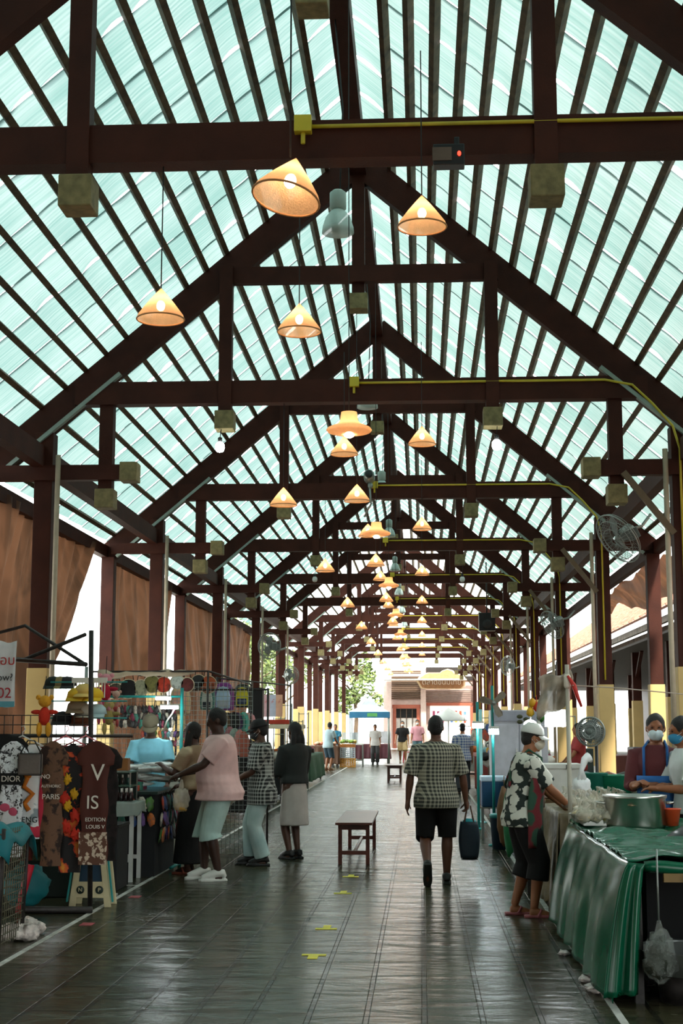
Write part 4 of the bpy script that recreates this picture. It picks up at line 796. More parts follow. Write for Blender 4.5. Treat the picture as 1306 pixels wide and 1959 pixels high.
b = MB(); b.ell((-.05, -.03, -.56), (.045, .012, .035), 12, 8).ell((.02, -.03, -.6), (.04, .012, .04), 12, 8); b.build('bow_print', hm('c2506a', .8), gt[1])
b = MB(); b.ell((-.01, -.03, -.72), (.08, .012, .14), 14, 10); b.build('white_print', hm('d5d8da', .8), gt[1])
b = MB(); b.tube([(-.03, -.034, -.28), (-.06, -.036, -.36), (.02, -.036, -.42), (-.05, -.036, -.5), (-.01, -.036, -.56)], .022, 7).ell((-.03, -.036, -.26), (.035, .012, .035), 10, 8); b.build('tiger_print', INKO, gt[2]); text('ENG', .07, INKB, gt[2], (0, -.046, -.64), name='lettering')
b = MB(); b.ell((.1, -.03, -.5), (.03, .012, .26), 12, 10).ell((.04, -.03, -.74), (.11, .014, .05), 12, 8); b.build('pink_print', INKR, gt[2])
text('NO', .05, INKW, gt[3], (-.05, -.05, -.3), name='lettering'); text('PARIS', .062, INKW, gt[3], (0, -.05, -.47), name='lettering'); text('AUTHORIC', .034, INKW, gt[3], (0, -.05, -.38), name='lettering')
b = MB()
for k, (x_, z_) in enumerate([(-.03, -.3), (.03, -.42), (-.02, -.52)]): b.ell((x_, -.04, z_), (.03, .01, .04), 16, 10, lump=1.1, seed=k)
b.build('flower_print', hm('d8a21a', .8), gt[4]); b = MB()
for k, (x_, z_) in enumerate([(-.05, -.46), (.04, -.6), (-.03, -.7), (.05, -.76)]): b.ell((x_, -.038, z_), (.036, .01, .045), 16, 10, lump=1.1, seed=k + 5)
b.build('flower_print', hm('c8301c', .8), gt[4])
text('V', .2, INKW, gt[5], (.03, -.045, -.27), name='lettering'); text('IS', .16, INKW, gt[5], (-.01, -.045, -.52), name='lettering'); text('EDITION', .045, INKW, gt[5], (.02, -.045, -.66), name='lettering'); text('LOUIS V', .045, INKW, gt[5], (.02, -.045, -.72), name='lettering')
b = MB(); b.box((.0, -.036, -.9), (.24, .012, .27)); b.build('patterned_panel', LEO, gt[5])
for px, hx, lab in ((42, 'dfe3e0', 'white plastic hanger holding the white printed dress'), (125, 'e0707c', 'pink plastic hanger holding the brown printed dress'), (163, 'e48a92', 'pale pink plastic hanger holding the maroon dress')): x, z = at(px, 1412, 12.36); hanger(x, 12.38, z + .02, hx, lab)
for i, (px, hx, lab) in enumerate([(20, '5a1f2a', 'dark red'), (52, '4a5a40', 'olive'), (85, '7a2c20', 'rust'), (112, '20242c', 'navy'), (150, '5a3c28', 'brown'), (195, '231a18', 'dark brown')]):
    x, z = at(px, 1470, 12.6); garment(x, 12.62, 1.42, .3, 1.0, blotch('print' + hx, C(hx), tuple(v * .35 for v in C(hx)), 12, .45, .6, tex='noi'), lab + ' printed dress in the row behind the front dresses', sl=.04, seed=i, nm='dress')
x, z = at(60, 1462, 12.2); t = thing('clutch_bag', 'grey brown padded square bag hanging before the white dresses', 'bag', (x, 12.17, z)); b = MB(); b.box((0, 0, 0), (.21, .05, .19)); b.build('body', hm('6a625c', .5, bump=.3, bscale=30), t, bevel=.022); b = MB(); b.tube([(-.09, 0, .09), (-.03, 0, .2), (.03, 0, .2), (.09, 0, .09)], .006, 6); b.build('strap', INKB, t); b = MB(); b.tube([(-.1, -.028, -.09), (.1, -.028, -.09), (.1, -.028, .09), (-.1, -.028, .09)], .005, 6, closed=True); b.build('piping', INKB, t)
# banner
t = thing('banner', 'white vinyl banner with red lettering hanging at the left picture edge', 'banner', (at(-6, 1290, 12.6)[0], 12.6, at(0, 1290, 12.6)[1]))
b = MB(); b.grid(lambda u, v: ((u - .5) * .34, .015 * math.sin(u * 9 + v * 4), .29 - .58 * v + .01 * math.sin(u * 14)), 12, 12); b.build('sheet', hm('d3d6d6', .5), t, solid=.004)
text('หมูอบ', .12, hm('b02a2a'), t, (.03, -.03, .12)); text('bow?', .09, hm('2a2c30'), t, (.06, -.03, -.03)); text('002', .13, hm('a02430'), t, (.05, -.03, -.17))
b = MB(); b.box((.0, -.012, -.265), (.34, .01, .05)); b.build('blue_strip', hm('5aa0ae', .5), t)
# plush and hats
def plush(x, y, z, c1, c2, label, s=1, rz=0):
    t = thing('plush_toy', label, 'toy', (x, y, z), rz); t.scale = (s,) * 3
    b = MB(); b.ell((0, 0, 0), (.045, .04, .07), 14, 10).ell((-.06, 0, .03), (.045, .02, .018), 10, 8).ell((.06, 0, .03), (.045, .02, .018), 10, 8); b.build('body', hm(c1, .9, bump=.5, bscale=90), t)
    b = MB(); b.ell((0, 0, .11), (.05, .045, .045), 14, 10).ell((-.05, 0, .14), (.02, .015, .02), 8, 6).ell((.05, 0, .14), (.02, .015, .02), 8, 6); b.build('head', hm(c2, .9, bump=.5, bscale=90), t)
    b = MB(); b.ell((-.035, -.01, -.1), (.022, .03, .055), 10, 8).ell((.035, -.01, -.1), (.022, .03, .055), 10, 8); b.build('legs', hm(c2, .9, bump=.5, bscale=90), t)
    b = MB(); b.tube([(0, .0, .15), (0, .02, .3)], .003, 5); b.build('loop', INKB, t)
def PL(px, py, Y, *a, **k): x, z = at(px, py, Y); plush(x, Y, z, *a, **k)
PL(85, 1370, 12.3, 'c8321e', 'e0a028', 'red bodied plush toy with yellow head and feet hanging above the white shirts', s=1.15)
PL(202, 1325, 14.0, 'b01c38', 'd8909a', 'crimson and pink plush toy right of the yellow caps', s=1.2)
PL(195, 1362, 14.0, 'a83048', 'c2506a', 'pink striped plush toy lower under the crimson one', s=.8)
PL(208, 1372, 14.0, '9a8a50', 'b4a468', 'long olive yellow plush toy right of the hats', s=1.1)
PL(222, 1345, 14.2, 'b88478', 'd0b0a0', 'small beige and pink plush toy beside the dark mask row', s=.8)
PL(220, 1370, 14.2, '7a3030', 'a84848', 'small brown red plush toy beside the seller', s=.7)
def capob(px, py, Y, hx, label, rz=0, s=1.1):
    x, z = at(px, py, Y); t = thing('cap', label, 'cap', (x, Y, z), rz); m = hm(hx, .85); t.scale = (s,) * 3
    b = MB(); b.lathe([(.0, .085), (.05, .078), (.08, .05), (.092, .0)], n=20); b.build('crown', m, t, solid=.004)
    b = MB(); b.grid(lambda u, v: ((u - .5) * .17, -math.sqrt(max(0, 1 - (u - .5) ** 2 * 3)) * (.085 + v * .075), .0 - .03 * v), 10, 4); b.build('brim', m, t, solid=.004)
for px, py, hx, lab in [(148, 1335, 'd8b030', 'bright yellow cap with the others above the dresses, leftmost'), (162, 1327, 'd6b86a', 'straw yellow cap in the middle of the yellow caps'), (178, 1335, 'e0b828', 'bright yellow cap behind the iron pole'), (148, 1358, '8a7a62', 'brown cap below the yellow caps'), (166, 1366, 'b0a898', 'grey beige cap below the yellow caps'), (184, 1366, 'a8c4c8', 'pale blue cap below the yellow caps right side'), (155, 1382, '6a3c24', 'rust brown cap, lowest of the hanging caps'), (120, 1380, '17181a', 'black cap above the pink hangers')]: capob(px, py, 13.38, hx, lab)
t = thing('hat_stand', 'wire stand holding caps and plush toys behind the dresses', 'stand', (at(165, 1300, 13.6)[0], 13.6, 0))
b = MB(); b.tube([(0, 0, 0), (0, 0, 2.15)], .018, 8).tube([(-.35, 0, 0.02), (.35, 0, .02)], .015, 6).tube([(0, -.3, 0.02), (0, .3, .02)], .015, 6); b.build('pole', GREY, t)
b = MB()
for z in (1.5, 1.66, 1.82, 2.0): b.tube([(-.32, -.1, z), (.42, -.1, z)], .008, 6).tube([(0, 0, z), (0, -.1, z)], .008, 6)
b.build('arms', TEAL, t)
b = MB(); r6 = random.Random(2); a_, c_ = Vector(P3(188, 1292, 16.9)), Vector(P3(372, 1286, 17.4)); b.tube([a_.lerp(c_, k / 14) + Vector((0, 0, r6.uniform(-.015, .015))) for k in range(15)], [r6.uniform(.02, .055) for _ in range(15)], 8); one(b, 'rolled_canopy', hm('b8a890', .8, bump=.6, bscale=14), 'pale rolled canopy cloth tied along the top of the accessory stall', 'cloth')
b = MB(); b.tube([P3(170, 1285, 16.9), P3(398, 1284, 17.4), P3(480, 1309, 20)], .013, 6).tube([P3(398, 1284, 17.4), P3(398, 1284, 17.4)[:2] + (0,)], .013, 6).tube([P3(480, 1309, 20), P3(480, 1309, 20)[:2] + (0,)], .013, 6); one(b, 'display_rack', DKM, 'thin dark top rail running above the handbags to the black speaker box', 'rack')
b = MB(); b.box((0, 0, 0), (.34, .02, .05))
for k in range(12): b.box((-.15 + k * .027, 0, -.09), (.008, .01, .15))
x, z = at(176, 1302, 13.6); one(b, 'comb_hanger', WPL, 'white comb shaped hanger rack above the yellow caps', 'hanger', (x, 13.5, z))
for k, (px, hx) in enumerate([(115, '8a7a50'), (128, '2a2a2c'), (104, '1f2a26')]): x, z = at(px, 1322, 14.2); capob(px, 1312, 14.2, hx, ['camouflage beige', 'black', 'dark green'][k] + ' hat hanging between the cream column and the yellow caps')
# folding step stool
t = thing('folding_stool', 'cream plastic folding stool with blue inner panel under the maroon dress', 'stool', (-2.95, 12.95, 0)); SC_ = hm('cfc59c', .5)
def leg_frame(y, nm):
    b = MB(); o_ = [(-.19, 0), (-.12, .0), (-.1, .09), (.1, .09), (.12, 0), (.19, 0), (.125, .5), (-.125, .5)]
    b.prism([(-.19, 0), (-.13, 0), (-.075, .5), (-.125, .5)], y - .012, y + .012).prism([(.13, 0), (.19, 0), (.125, .5), (.075, .5)], y - .012, y + .012).prism([(-.16, .08), (.16, .08), (.145, .22), (-.145, .22)], y - .01, y + .01).prism([(-.12, .42), (.12, .42), (.115, .5), (-.115, .5)], y - .01, y + .01)
    b.build(nm, SC_, t, bevel=.005)
leg_frame(-.12, 'front_leg_panel'); leg_frame(.12, 'rear_leg_panel')
b = MB(); b.box((0, 0, .515), (.29, .28, .035)); b.build('seat', hm('5fb0a8', .4), t, bevel=.01)
b = MB(); b.prism([(-.11, .2), (.11, .2), (.09, .42), (-.09, .42)], -.09, -.07); b.build('inner_panel', hm('12384e', .4), t)
for q_ in (-1, 1): b = MB(); b.box((q_ * .175, -.12, .27), (.012, .04, .45), ry=-.13 * q_); b.build('side_trim', TEAL, t)
for x_, ch in ((-.085, 'N'), (.085, 'P')):
    b = MB(); b.lathe([(.035, 0), (.035, .01), (0, .01)], n=18, M=Matrix.Rotation(math.pi / 2, 4, 'X'), c=(x_, -.128, .15)); b.build('round_badge', hm('20302a', .5), t); text(ch, .05, SC_, t, (x_, -.141, .15), name='letter')
# basket, bundles and bags on the floor
t = thing('wire_basket', 'tall wire mesh basket with a teal cloth on top at the left edge', 'basket', (-3.27, 10.6, 0)); b = MB()
for k in range(15): z = .05 + k * .055; b.tube([(x * (1 + z * .1), y * (1 + z * .1), z) for x, y in ((-.25, -.3), (.25, -.3), (.25, .3), (-.25, .3))], .004, 4, closed=True)
for k in range(12):
    f = -1 + 2 * k / 11
    for p in ((f * .25, -.3), (f * .25, .3), (-.25, f * .3), (.25, f * .3)): b.tube([(p[0], p[1], .02), (p[0] * 1.085, p[1] * 1.085, .85)], .004, 4)
b.build('mesh', hm('5a5844', .5), t)
for x, y in ((-.25, -.3), (.25, -.3), (.25, .3), (-.25, .3)): b = MB(); b.tube([(x, y, 0), (x * 1.085, y * 1.085, .86)], .015, 6); b.build('leg', DKM, t)
b = MB(); b.grid(lambda u, v: ((u - .5) * .66, (v - .5) * .76, .87 - .12 * (abs(u - .5) * 2) ** 6 - .16 * (abs(v - .5) * 2) ** 6 + .035 * math.sin(u * 7 + v * 9)), 16, 16); one(b, 'folded_cloth', hm('0f6f78', .6), 'teal cloth lying over the wire basket', 'cloth', (-3.27, 10.6, 0), solid=.01)
x, y = -3.04, 11.0; b = MB()
rr = random.Random(9)
for k in range(16): b.ell((rr.uniform(-.13, .13), rr.uniform(-.2, .2), rr.uniform(.04, .08)), (rr.uniform(.05, .09), rr.uniform(.06, .12), rr.uniform(.04, .07)), 12, 8, lump=.4, seed=k)
one(b, 'plastic_bundle', mat('pale_crinkled_plastic', (.6, .54, .5), .4, bump=1, bscale=18, var=.6, scale=16), 'heap of pale crumpled plastic bags on the floor near the wire basket', 'bag', (x, y, 0))
b = MB(); b.ell((0, 0, .19), (.2, .15, .19), 20, 14, lump=.25).tube([(-.05, 0, .34), (-.02, 0, .43), (.03, 0, .45)], .03, 8); one(b, 'fabric_bag', hm('136a70', .6, bump=.5, bscale=8), 'teal sack standing on the floor beneath the hanging dresses', 'bag', (-3.5, 12.72, 0))
b = MB(); b.tube([(0, 0, .02), (.01, 0, .12), (.05, 0, .28), (.07, .02, .42)], [.035, .03, .035, .045], 10); one(b, 'red_boot', hm('b81c30', .5), 'red sock shaped object with a white tip beneath the dresses', 'decoration', (-3.42, 12.25, 0))
for k, (x_, y_, w_, h_) in enumerate([(-4.05, 13.2, .5, .5), (-3.45, 13.75, .55, .45), (-3.12, 14.3, .3, .6), (-4.1, 14.0, .6, .8)]):
    t = thing('storage_box', ['black', 'very dark green', 'dark grey', 'dark brown'][k] + ' storage box behind the hanging dresses', 'box', (x_, y_, 0)); b = MB(); b.box((0, 0, h_ / 2), (w_, .5, h_)); b.build('body', hm(['0e0f10', '10201a', '1a1c1d', '1c1512'][k], .7), t, bevel=.01); b = MB(); b.box((0, 0, h_ + .015), (w_ + .02, .52, .03)); b.build('lid', hm('0c0d0e', .6), t)
# ---- left: accessory stall ----
def table(nm, label, cat, x0, x1, y0, y1, h, top_m, leg_m, over=0, leg=.04, rails=True):
    t = thing(nm, label, cat, ((x0 + x1) / 2, (y0 + y1) / 2, 0)); W_, D_ = x1 - x0, y1 - y0
    b = MB(); b.box((0, 0, h - .02), (W_, D_, .04)); b.build('table_top', top_m, t, bevel=.006)
    for sx in (-1, 1):
        for sy in (-1, 1): b = MB(); b.box((sx * (W_ / 2 - .03), sy * (D_ / 2 - .03), (h - .04) / 2), (leg, leg, h - .04)); b.build('leg', leg_m, t)
    if rails:
        for sy in (-1, 1): b = MB(); b.box((0, sy * (D_ / 2 - .03), .22), (W_ - .08, leg * .8, leg)); b.build('rail', leg_m, t)
    return t
def skirt(nm, label, cat, x0, x1, y0, y1, z0, z1, m, amp=.03, n=60, sides='FR', over=.03, top=True, seed=0, kind=None):
    "cloth lying on a table and hanging down on the chosen sides (F front, L left, R right)"
    b = MB(); r = random.Random(seed); ph = r.uniform(0, 6)
    segs = []
    A, B_, C_, D_ = (x0 - over, y1), (x0 - over, y0 - over), (x1 + over, y0 - over), (x1 + over, y1)
    if 'L' in sides: segs.append((A, B_, (-1, 0)))
    if 'F' in sides: segs.append((B_, C_, (0, -1)))
    if 'R' in sides: segs.append((C_, D_, (1, 0)))
    for (p, q, nn) in segs:
        L = math.hypot(q[0] - p[0], q[1] - p[1]); k = max(8, int(L * 26))
        def fn(u, v, p=p, q=q, nn=nn, L=L):
            s_ = u * L; w_ = amp * v ** .6 * (math.sin(s_ * 17 + ph) + .6 * math.sin(s_ * 31 + ph * 2 + v)) + amp * 1.2 * v
            return (p[0] + (q[0] - p[0]) * u + nn[0] * w_, p[1] + (q[1] - p[1]) * u + nn[1] * w_, z1 + (z0 - z1) * v + (.02 * math.sin(s_ * 9 + ph) * v))
        b.grid(fn, k, 16)
    if top: b.grid(lambda u, v: (x0 - over + (x1 - x0 + 2 * over) * u, y0 - over + (y1 - y0 + over) * v, z1 + .012 * math.sin(u * 11 + v * 5 + ph) * math.sin(v * 13) * (1 if 0 < u < 1 and 0 < v < 1 else 0)), 24, 30)
    return one(b, nm, m, label, cat, solid=.006)
table('table', 'narrow white metal legged table at the front of the accessory stall', 'table', -3.75, -2.97, 14.82, 15.3, .79, WP, WP)
skirt('table_runner', 'pale grey green cloth on the narrow white legged table', 'cloth', -3.75, -2.97, 14.82, 15.3, .68, .80, hm('8d9b93', .7), amp=.008, sides='FR', over=.015)
t = thing('stall_counter', 'dark draped counter of the accessory stall with goods on it', 'counter', (-3.25, 15.95, 0)); b = MB(); b.box((0, 0, .43), (.8, 1.2, .86)); b.build('body', DARKC, t); b = MB(); b.box((0, 0, .875), (.86, 1.26, .03)); b.build('worktop', hm('2a3a34', .3), t)
t = thing('display_case', 'low glass display case with gold trim on the narrow table', 'case', (-3.32, 15.06, .81)); b = MB(); b.box((0, 0, .16), (.6, .38, .02)).box((0, 0, .3), (.6, .38, .015)); b.build('glass_shelf', hm('5a7a6c', .1, alpha=.6), t)
for x in (-.29, .29):
    for y in (-.18, .18): b = MB(); b.box((x, y, .15), (.014, .014, .3)); b.build('post', STEEL, t)
b = MB(); b.box((0, .18, .15), (.58, .01, .28)); b.build('back_panel', hm('1c2a26', .3), t)
def bottle(x, y, z, body, capm, label, group, h=.1, r=.018, src={}):
    key = (body, capm, h, r)
    if key not in src:
        t = thing('bottle', '', 'bottle'); b = MB(); b.lathe([(r * .9, 0), (r, .004), (r, h * .55), (r * .5, h * .68), (r * .45, h * .7)], n=12); b.build('body', hm(body, .2), t); b = MB(); b.lathe([(r * .5, h * .68), (r * .48, h), (0, h)], n=12); b.build('lid', hm(capm, .4), t); src[key] = t
    else: t = dup(src[key], (0, 0, 0))
    t.location = (x, y, z); t['label'] = label; t['group'] = group; return t
for k in range(12): bottle(-3.56 + k * .049, 14.87, .815, '1a1214', 'd8d8d4', 'small dark bottle with white cap, front row on narrow table, %s' % ORL[k], 'row of nail varnish bottles on the narrow table', h=.13)
for k in range(12): bottle(-3.56 + k * .049, 14.93, .815, '3a1018', 'e6e2dc', 'small wine red bottle with white cap, second row on narrow table, %s' % ORL[k], 'second row of varnish bottles on the narrow table', h=.13)
for k in range(9): bottle(-3.56 + k * .06, 15.02, .98, ['1f4a44', '2a2420'][k % 2], 'c8c8c0', 'small bottle on the middle glass shelf, %s' % ORL[k], 'bottles on the glass shelf', h=.1)
def box1(x, y, z, d, hx, label, nm='carton', cat='box', rough=.5, rz=0, lid=None, top=True):
    t = thing(nm, label, cat, (x, y, z), rz); b = MB(); b.box((0, 0, d[2] / 2), d); b.build('body', hm(hx, rough), t, bevel=.005)
    b = MB(); b.box((0, 0, d[2] + .004), (d[0] * .97, d[1] * .97, .008)); b.build('lid', hm(lid or hx, rough), t); return t
box1(-3.5, 15.1, 1.12, (.17, .14, .13), 'a8825a', 'tan carton with printed label on the display case, left'); box1(-3.32, 15.1, 1.12, (.14, .12, .09), 'c9b48c', 'pale beige carton in the middle of the display case'); box1(-3.15, 15.1, 1.12, (.12, .12, .12), '8a5a2c', 'brown carton at the right end of the display case')
box1(-3.62, 14.98, .81, (.1, .1, .17), 'b8803c', 'orange brown box left of the varnish bottles')
b = MB(); r_ = random.Random(4)
for k in range(12): b.ell((r_.uniform(-.3, .3), r_.uniform(-.3, .3), .03 + .02 * k), (.22, .16, .03), 14, 6, lump=.5, seed=k)
one(b, 'plastic_sleeves', mat('glossy_white_plastic', (.6, .62, .6), .15, bump=1, bscale=10, var=.4, scale=10), 'pile of glossy white plastic sleeves on the accessory counter', 'packaging', (-3.12, 16.05, .9))
rr = random.Random(11)
PAL = ['b8452c', 'd4a02c', '2f7d6a', 'c8c0b0', '8a2c4a', '2c4f8a', '4a7a34', 'd87a9a', '6a4a8a', 'e0dcd0', '1c1c1e', 'c86a2c', '7ab0b8', '3a2a22']
CN = {'b8452c': 'brick red', 'd4a02c': 'golden yellow', '2f7d6a': 'sea green', 'c8c0b0': 'pale grey', '8a2c4a': 'plum', '2c4f8a': 'blue', '4a7a34': 'green', 'd87a9a': 'pink', '6a4a8a': 'purple', 'e0dcd0': 'off-white', '1c1c1e': 'black', 'c86a2c': 'orange', '7ab0b8': 'pale blue', '3a2a22': 'dark brown'}
POUCH = {}
def pouch(x, y, z, hx, label, group, w_=.1, h_=.13, rz=0, nm='pouch', cat='bag'):
    if hx not in POUCH:
        t = thing(nm, '', cat); b = MB(); b.ell((0, 0, -.065), (.05, .014, .062), 12, 8, lump=.5, seed=len(POUCH)); b.build('body', blotch('pouch' + hx, C(hx), tuple(v * .4 + .05 for v in C(hx)), 25, .5, .6, tex='noi', rough=.5), t)
        b = MB(); b.tube([(-.02, 0, -.01), (0, 0, .03), (.02, 0, -.01)], .003, 5); b.build('loop', INKB, t); POUCH[hx] = t
    else: t = dup(POUCH[hx], (0, 0, 0))
    t.location = (x, y, z); t.scale = (w_ / .1, 1, h_ / .13); t.rotation_euler = (random.uniform(-.25, .25), random.uniform(-.35, .35), rz + random.uniform(-.4, .4)); t['label'] = label; t['group'] = group
for row in range(3):
    for k in range(10):
        hx = PAL[(k * 5 + row * 3) % 13]; pouch(-2.79, 15.42 + k * .108, .84 - row * .17, hx, '%s pouch on side of accessory counter, %s row from top, %s' % (CN[hx], ['first', 'second', 'third'][row], ORD[k]), 'pouches hanging on the counter side', .1, .16, R90)
for row in range(2):
    for k in range(7): hx = PAL[(k * 3 + row * 5 + 1) % 13]; pouch(-3.5 + k * .1, 15.3, .84 - row * .17, hx, '%s pouch hanging at the counter front behind the white table, %s row' % (CN[hx], ['upper', 'lower'][row]), 'pouches hanging on the counter front', .09, .15)
for k in range(14):
    hx = PAL[(k * 4 + 2) % 14]; h_ = .05 + .03 * (k % 3); box1(-3.5 + (k % 4) * .13, 15.5 + (k // 4) * .2, .89, (.1, .12, h_), hx, '%s small box of accessories on the counter top, %s in %s row' % (CN[hx], ['first', 'second', 'third', 'fourth'][k % 4], ['front', 'second', 'third', 'back'][k // 4]))
# teal pole frame with lamps
t = thing('market_stall', 'teal pole and crossbar of the accessory stall', 'stall', (0, 0, 0)); b = MB(); b.tube([(-2.77, 16.47, 0), (-2.77, 16.47, 2.02)], .02, 8); b.build('pole', TEAL, t)
b = MB(); b.tube([(-3.8, 16.47, 1.92), (-2.77, 16.47, 1.92)], .014, 8); b.build('crossbar', TEAL, t); b = MB(); b.tube([(-2.77, 16.47, .04), (-2.77, 15.9, .04)], .018, 8); b.build('foot', TEAL, t)
LED = mat('led_panel', (1, 1, 1), .4, emit=22, ecol=(.9, .97, 1))
def lampbar(px, py, Y, w_, label, rz=0, h_=.035):
    x, z = at(px, py, Y); t = thing('led_lamp', label, 'lamp', (x, Y, z), rz); b = MB(); b.tube([(-w_ / 2, 0, 0), (w_ / 2, 0, 0)], h_ * .6, 10); b.build('tube', LED, t); b = MB(); b.box((0, .01, h_ * .7), (w_ * 1.02, h_ * 1.6, h_ * .5)); b.build('housing', WPL, t); b = MB(); b.tube([(0, .01, h_), (0, .05, .25)], .005, 5); b.build('cord', CORD, t)
lampbar(312, 1336, 16.3, .17, 'upper white led tube lamp beside the teal pole'); lampbar(324, 1353, 16.2, .2, 'lower white led tube lamp beside the teal pole', .3)
bulb(*at(293, 1384, 16.9)[:1], 16.9, at(293, 1384, 16.9)[1], WBULB, 'glowing round bulb above the right shoulder of the stall seller')
x, z = at(325, 1370, 16.3); b = MB(); b.tube([(x + .06, 16.3, z + .1), (x + .02, 16.3, z + .02), (x - .03, 16.3, z - .05), (x - .07, 16.3, z - .17)], .009, 6); one(b, 'lamp_arm', WPL, 'white bent lamp arm under the led tubes', 'lamp arm')
# back wall of the stall
wire('g', -4.2, -2.1, .04, 2.12, 17.75, 'tall wire grid panel behind the accessory seller', 40, 36, GREY, .003)
t = thing('white_cabinet', 'pale grey cabinet board behind the counter right of the seller', 'cabinet', (-2.95, 17.5, 0)); b = MB(); b.box((0, 0, .6), (.9, .3, 1.2)); b.build('body', hm('a5a596', .6), t, bevel=.01); b = MB(); b.box((0, 0, 1.21), (.94, .34, .02)); b.build('top', hm('b5b5a6', .6), t)
def roundbag(px, py, Y, hx, label, r=.1, rim='c8b89a'):
    x, z = at(px, py, Y); t = thing('handbag', label, 'bag', (x, Y, z)); b = MB(); b.lathe([(0, .03), (r * .8, .03), (r, .015), (r, -.015), (r * .8, -.03), (0, -.03)], n=24, M=Matrix.Rotation(R90, 4, 'X')); b.build('body', blotch('bag' + hx, C(hx), tuple(v * .5 for v in C(hx)), 18, .5, .6, tex='noi'), t)
    b = MB(); b.tube([(r * math.cos(a), -.02, r * math.sin(a)) for a in [k * math.pi / 12 for k in range(24)]], .006, 5, closed=True); b.build('piping', hm(rim), t); b = MB(); b.tube([(-r * .5, 0, r * .85), (-r * .4, 0, r * 1.5), (r * .4, 0, r * 1.5), (r * .5, 0, r * .85)], .006, 5); b.build('handle', INKB, t)
for a in [(291, 1309, 17.6, '6f6a38', 'olive round handbag on the top rail of the grid', .11), (313, 1310, 17.6, 'b0341e', 'red round handbag with pale rim on the top rail', .1), (246, 1318, 17.6, '120f10', 'black round bag above the seller on the top rail', .12), (340, 1305, 17.6, 'b8c0b8', 'pale grey round handbag right of the red one', .09), (358, 1310, 17.6, '5c2420', 'dark red round handbag right of the pale grey one', .09), (398, 1310, 19, 'a8502c', 'orange brown plaid handbag on the rail above the pink shirt man', .12), (380, 1305, 19, '2a2c2c', 'charcoal round bag left of the orange brown plaid bag', .1), (270, 1316, 17.6, '8a8a70', 'grey green checked bag beside the olive handbag', .1), (222, 1322, 17.6, '4a4438', 'dull brown bag at the left end of the top rail', .1)]: roundbag(*a[:5], r=a[5])
MASKR = [(i, r) for r in range(3) for i in range(16)]
for i, r in MASKR:
    x0_, z0_ = at(232 + i * 6.6, 1350 + r * 13, 17.6); hx = ['1c1c1e', '3a2a22', '1c1c1e', '8a2c4a', '1c1c1e', 'c8c0b0', '2f7d6a'][(i * 3 + r) % 7]
    pouch(x0_, 17.62, z0_, hx, '%s small case on grid behind seller, %s row, %s' % (CN[hx], ['top', 'middle', 'bottom'][r], ORL[i]), 'small cases hanging on the grid', .065, .11)
for i in range(26):
    r = i // 13; x0_, z0_ = at(272 + (i % 13) * 6.4, 1398 + r * 17, 17.6); hx = PAL[(i * 5 + r) % 14]; pouch(x0_, 17.62, z0_, hx, '%s key ring charm low on grid, %s row, %s' % (CN[hx], ['upper', 'lower'][r], ORL[i % 13]), 'key ring charms on the grid', .05, .09)
# racks farther along
def backpack(px, py, Y, c1, c2, c3, label, s=1):
    x, z = at(px, py, Y); t = thing('backpack', label, 'backpack', (x, Y, z)); t.scale = (s,) * 3
    b = MB(); b.prism([(-.14, -.2), (.14, -.2), (.15, 0), (.13, .14), (.07, .2), (-.07, .2), (-.13, .14), (-.15, 0)], -.06, .06); b.build('body', hm(c1, .6), t, bevel=.03)
    b = MB(); b.prism([(-.1, -.17), (.1, -.17), (.105, 0), (.08, .12), (0, .15), (-.08, .12), (-.105, 0)], -.1, -.055); b.build('front_pocket', hm(c2, .5), t, bevel=.012)
    b = MB(); b.prism([(-.08, -.15), (.08, -.15), (.08, -.05), (-.08, -.05)], -.115, -.09); b.build('lower_pocket', hm(c3, .5), t, bevel=.008); b = MB(); b.tube([(-.03, .02, .19), (-.03, .02, .25), (.03, .02, .25), (.03, .02, .19)], .008, 6); b.build('handle', hm(c1, .6), t)
backpack(428, 1333, 19.5, '7a2a7c', 'a9c4da', 'b0b8c4', 'purple child backpack with pale blue front pocket on the rack', .95); backpack(464, 1331, 19.7, '2a2c20', 'c8c020', '2a3450', 'black backpack with yellow front panel and dotted lower pocket', .8)
backpack(345, 1340, 18.6, 'd0b890', 'e0a890', 'c8d0b0', 'pastel coloured square bag beside the teal pole', .9); backpack(397, 1338, 19.3, '4a7a70', 'b8c4bc', '14202a', 'grey green patterned backpack between the handbags and the purple backpack', .7)
for k, (xa, ya, xb, yb, z, h_) in enumerate([(-3.2, 18.6, -2.0, 18.6, 1.95, 0), (-2.9, 20.2, -2.2, 24.0, 2.15, 0)]):
    t = thing('hanging_rack', ['iron rail rack holding the backpacks behind the pink shirt man', 'iron rail rack slanting back along the left stalls'][k], 'rack'); 
    for (x, y) in ((xa, ya), (xb, yb)): b = MB(); b.tube([(x, y, 0), (x, y, z + .12)], .015, 6); b.build('post', DKM, t)
    b = MB(); b.tube([(xa, ya, z + .1), (xb, yb, z + .1)], .014, 6); b.build('rail', DKM, t)
def hung(px, py, Y, hx, label, w_=.12, h_=.5, rz=.6): 
    x, z = at(px, py, Y); garment(x, Y, z, w_, h_, hm(hx, .8, bump=.4, bscale=10), label, sl=.02, seed=px, rz=rz, cat='t-shirt', nm='t_shirt', group='small shirts on the second rack')
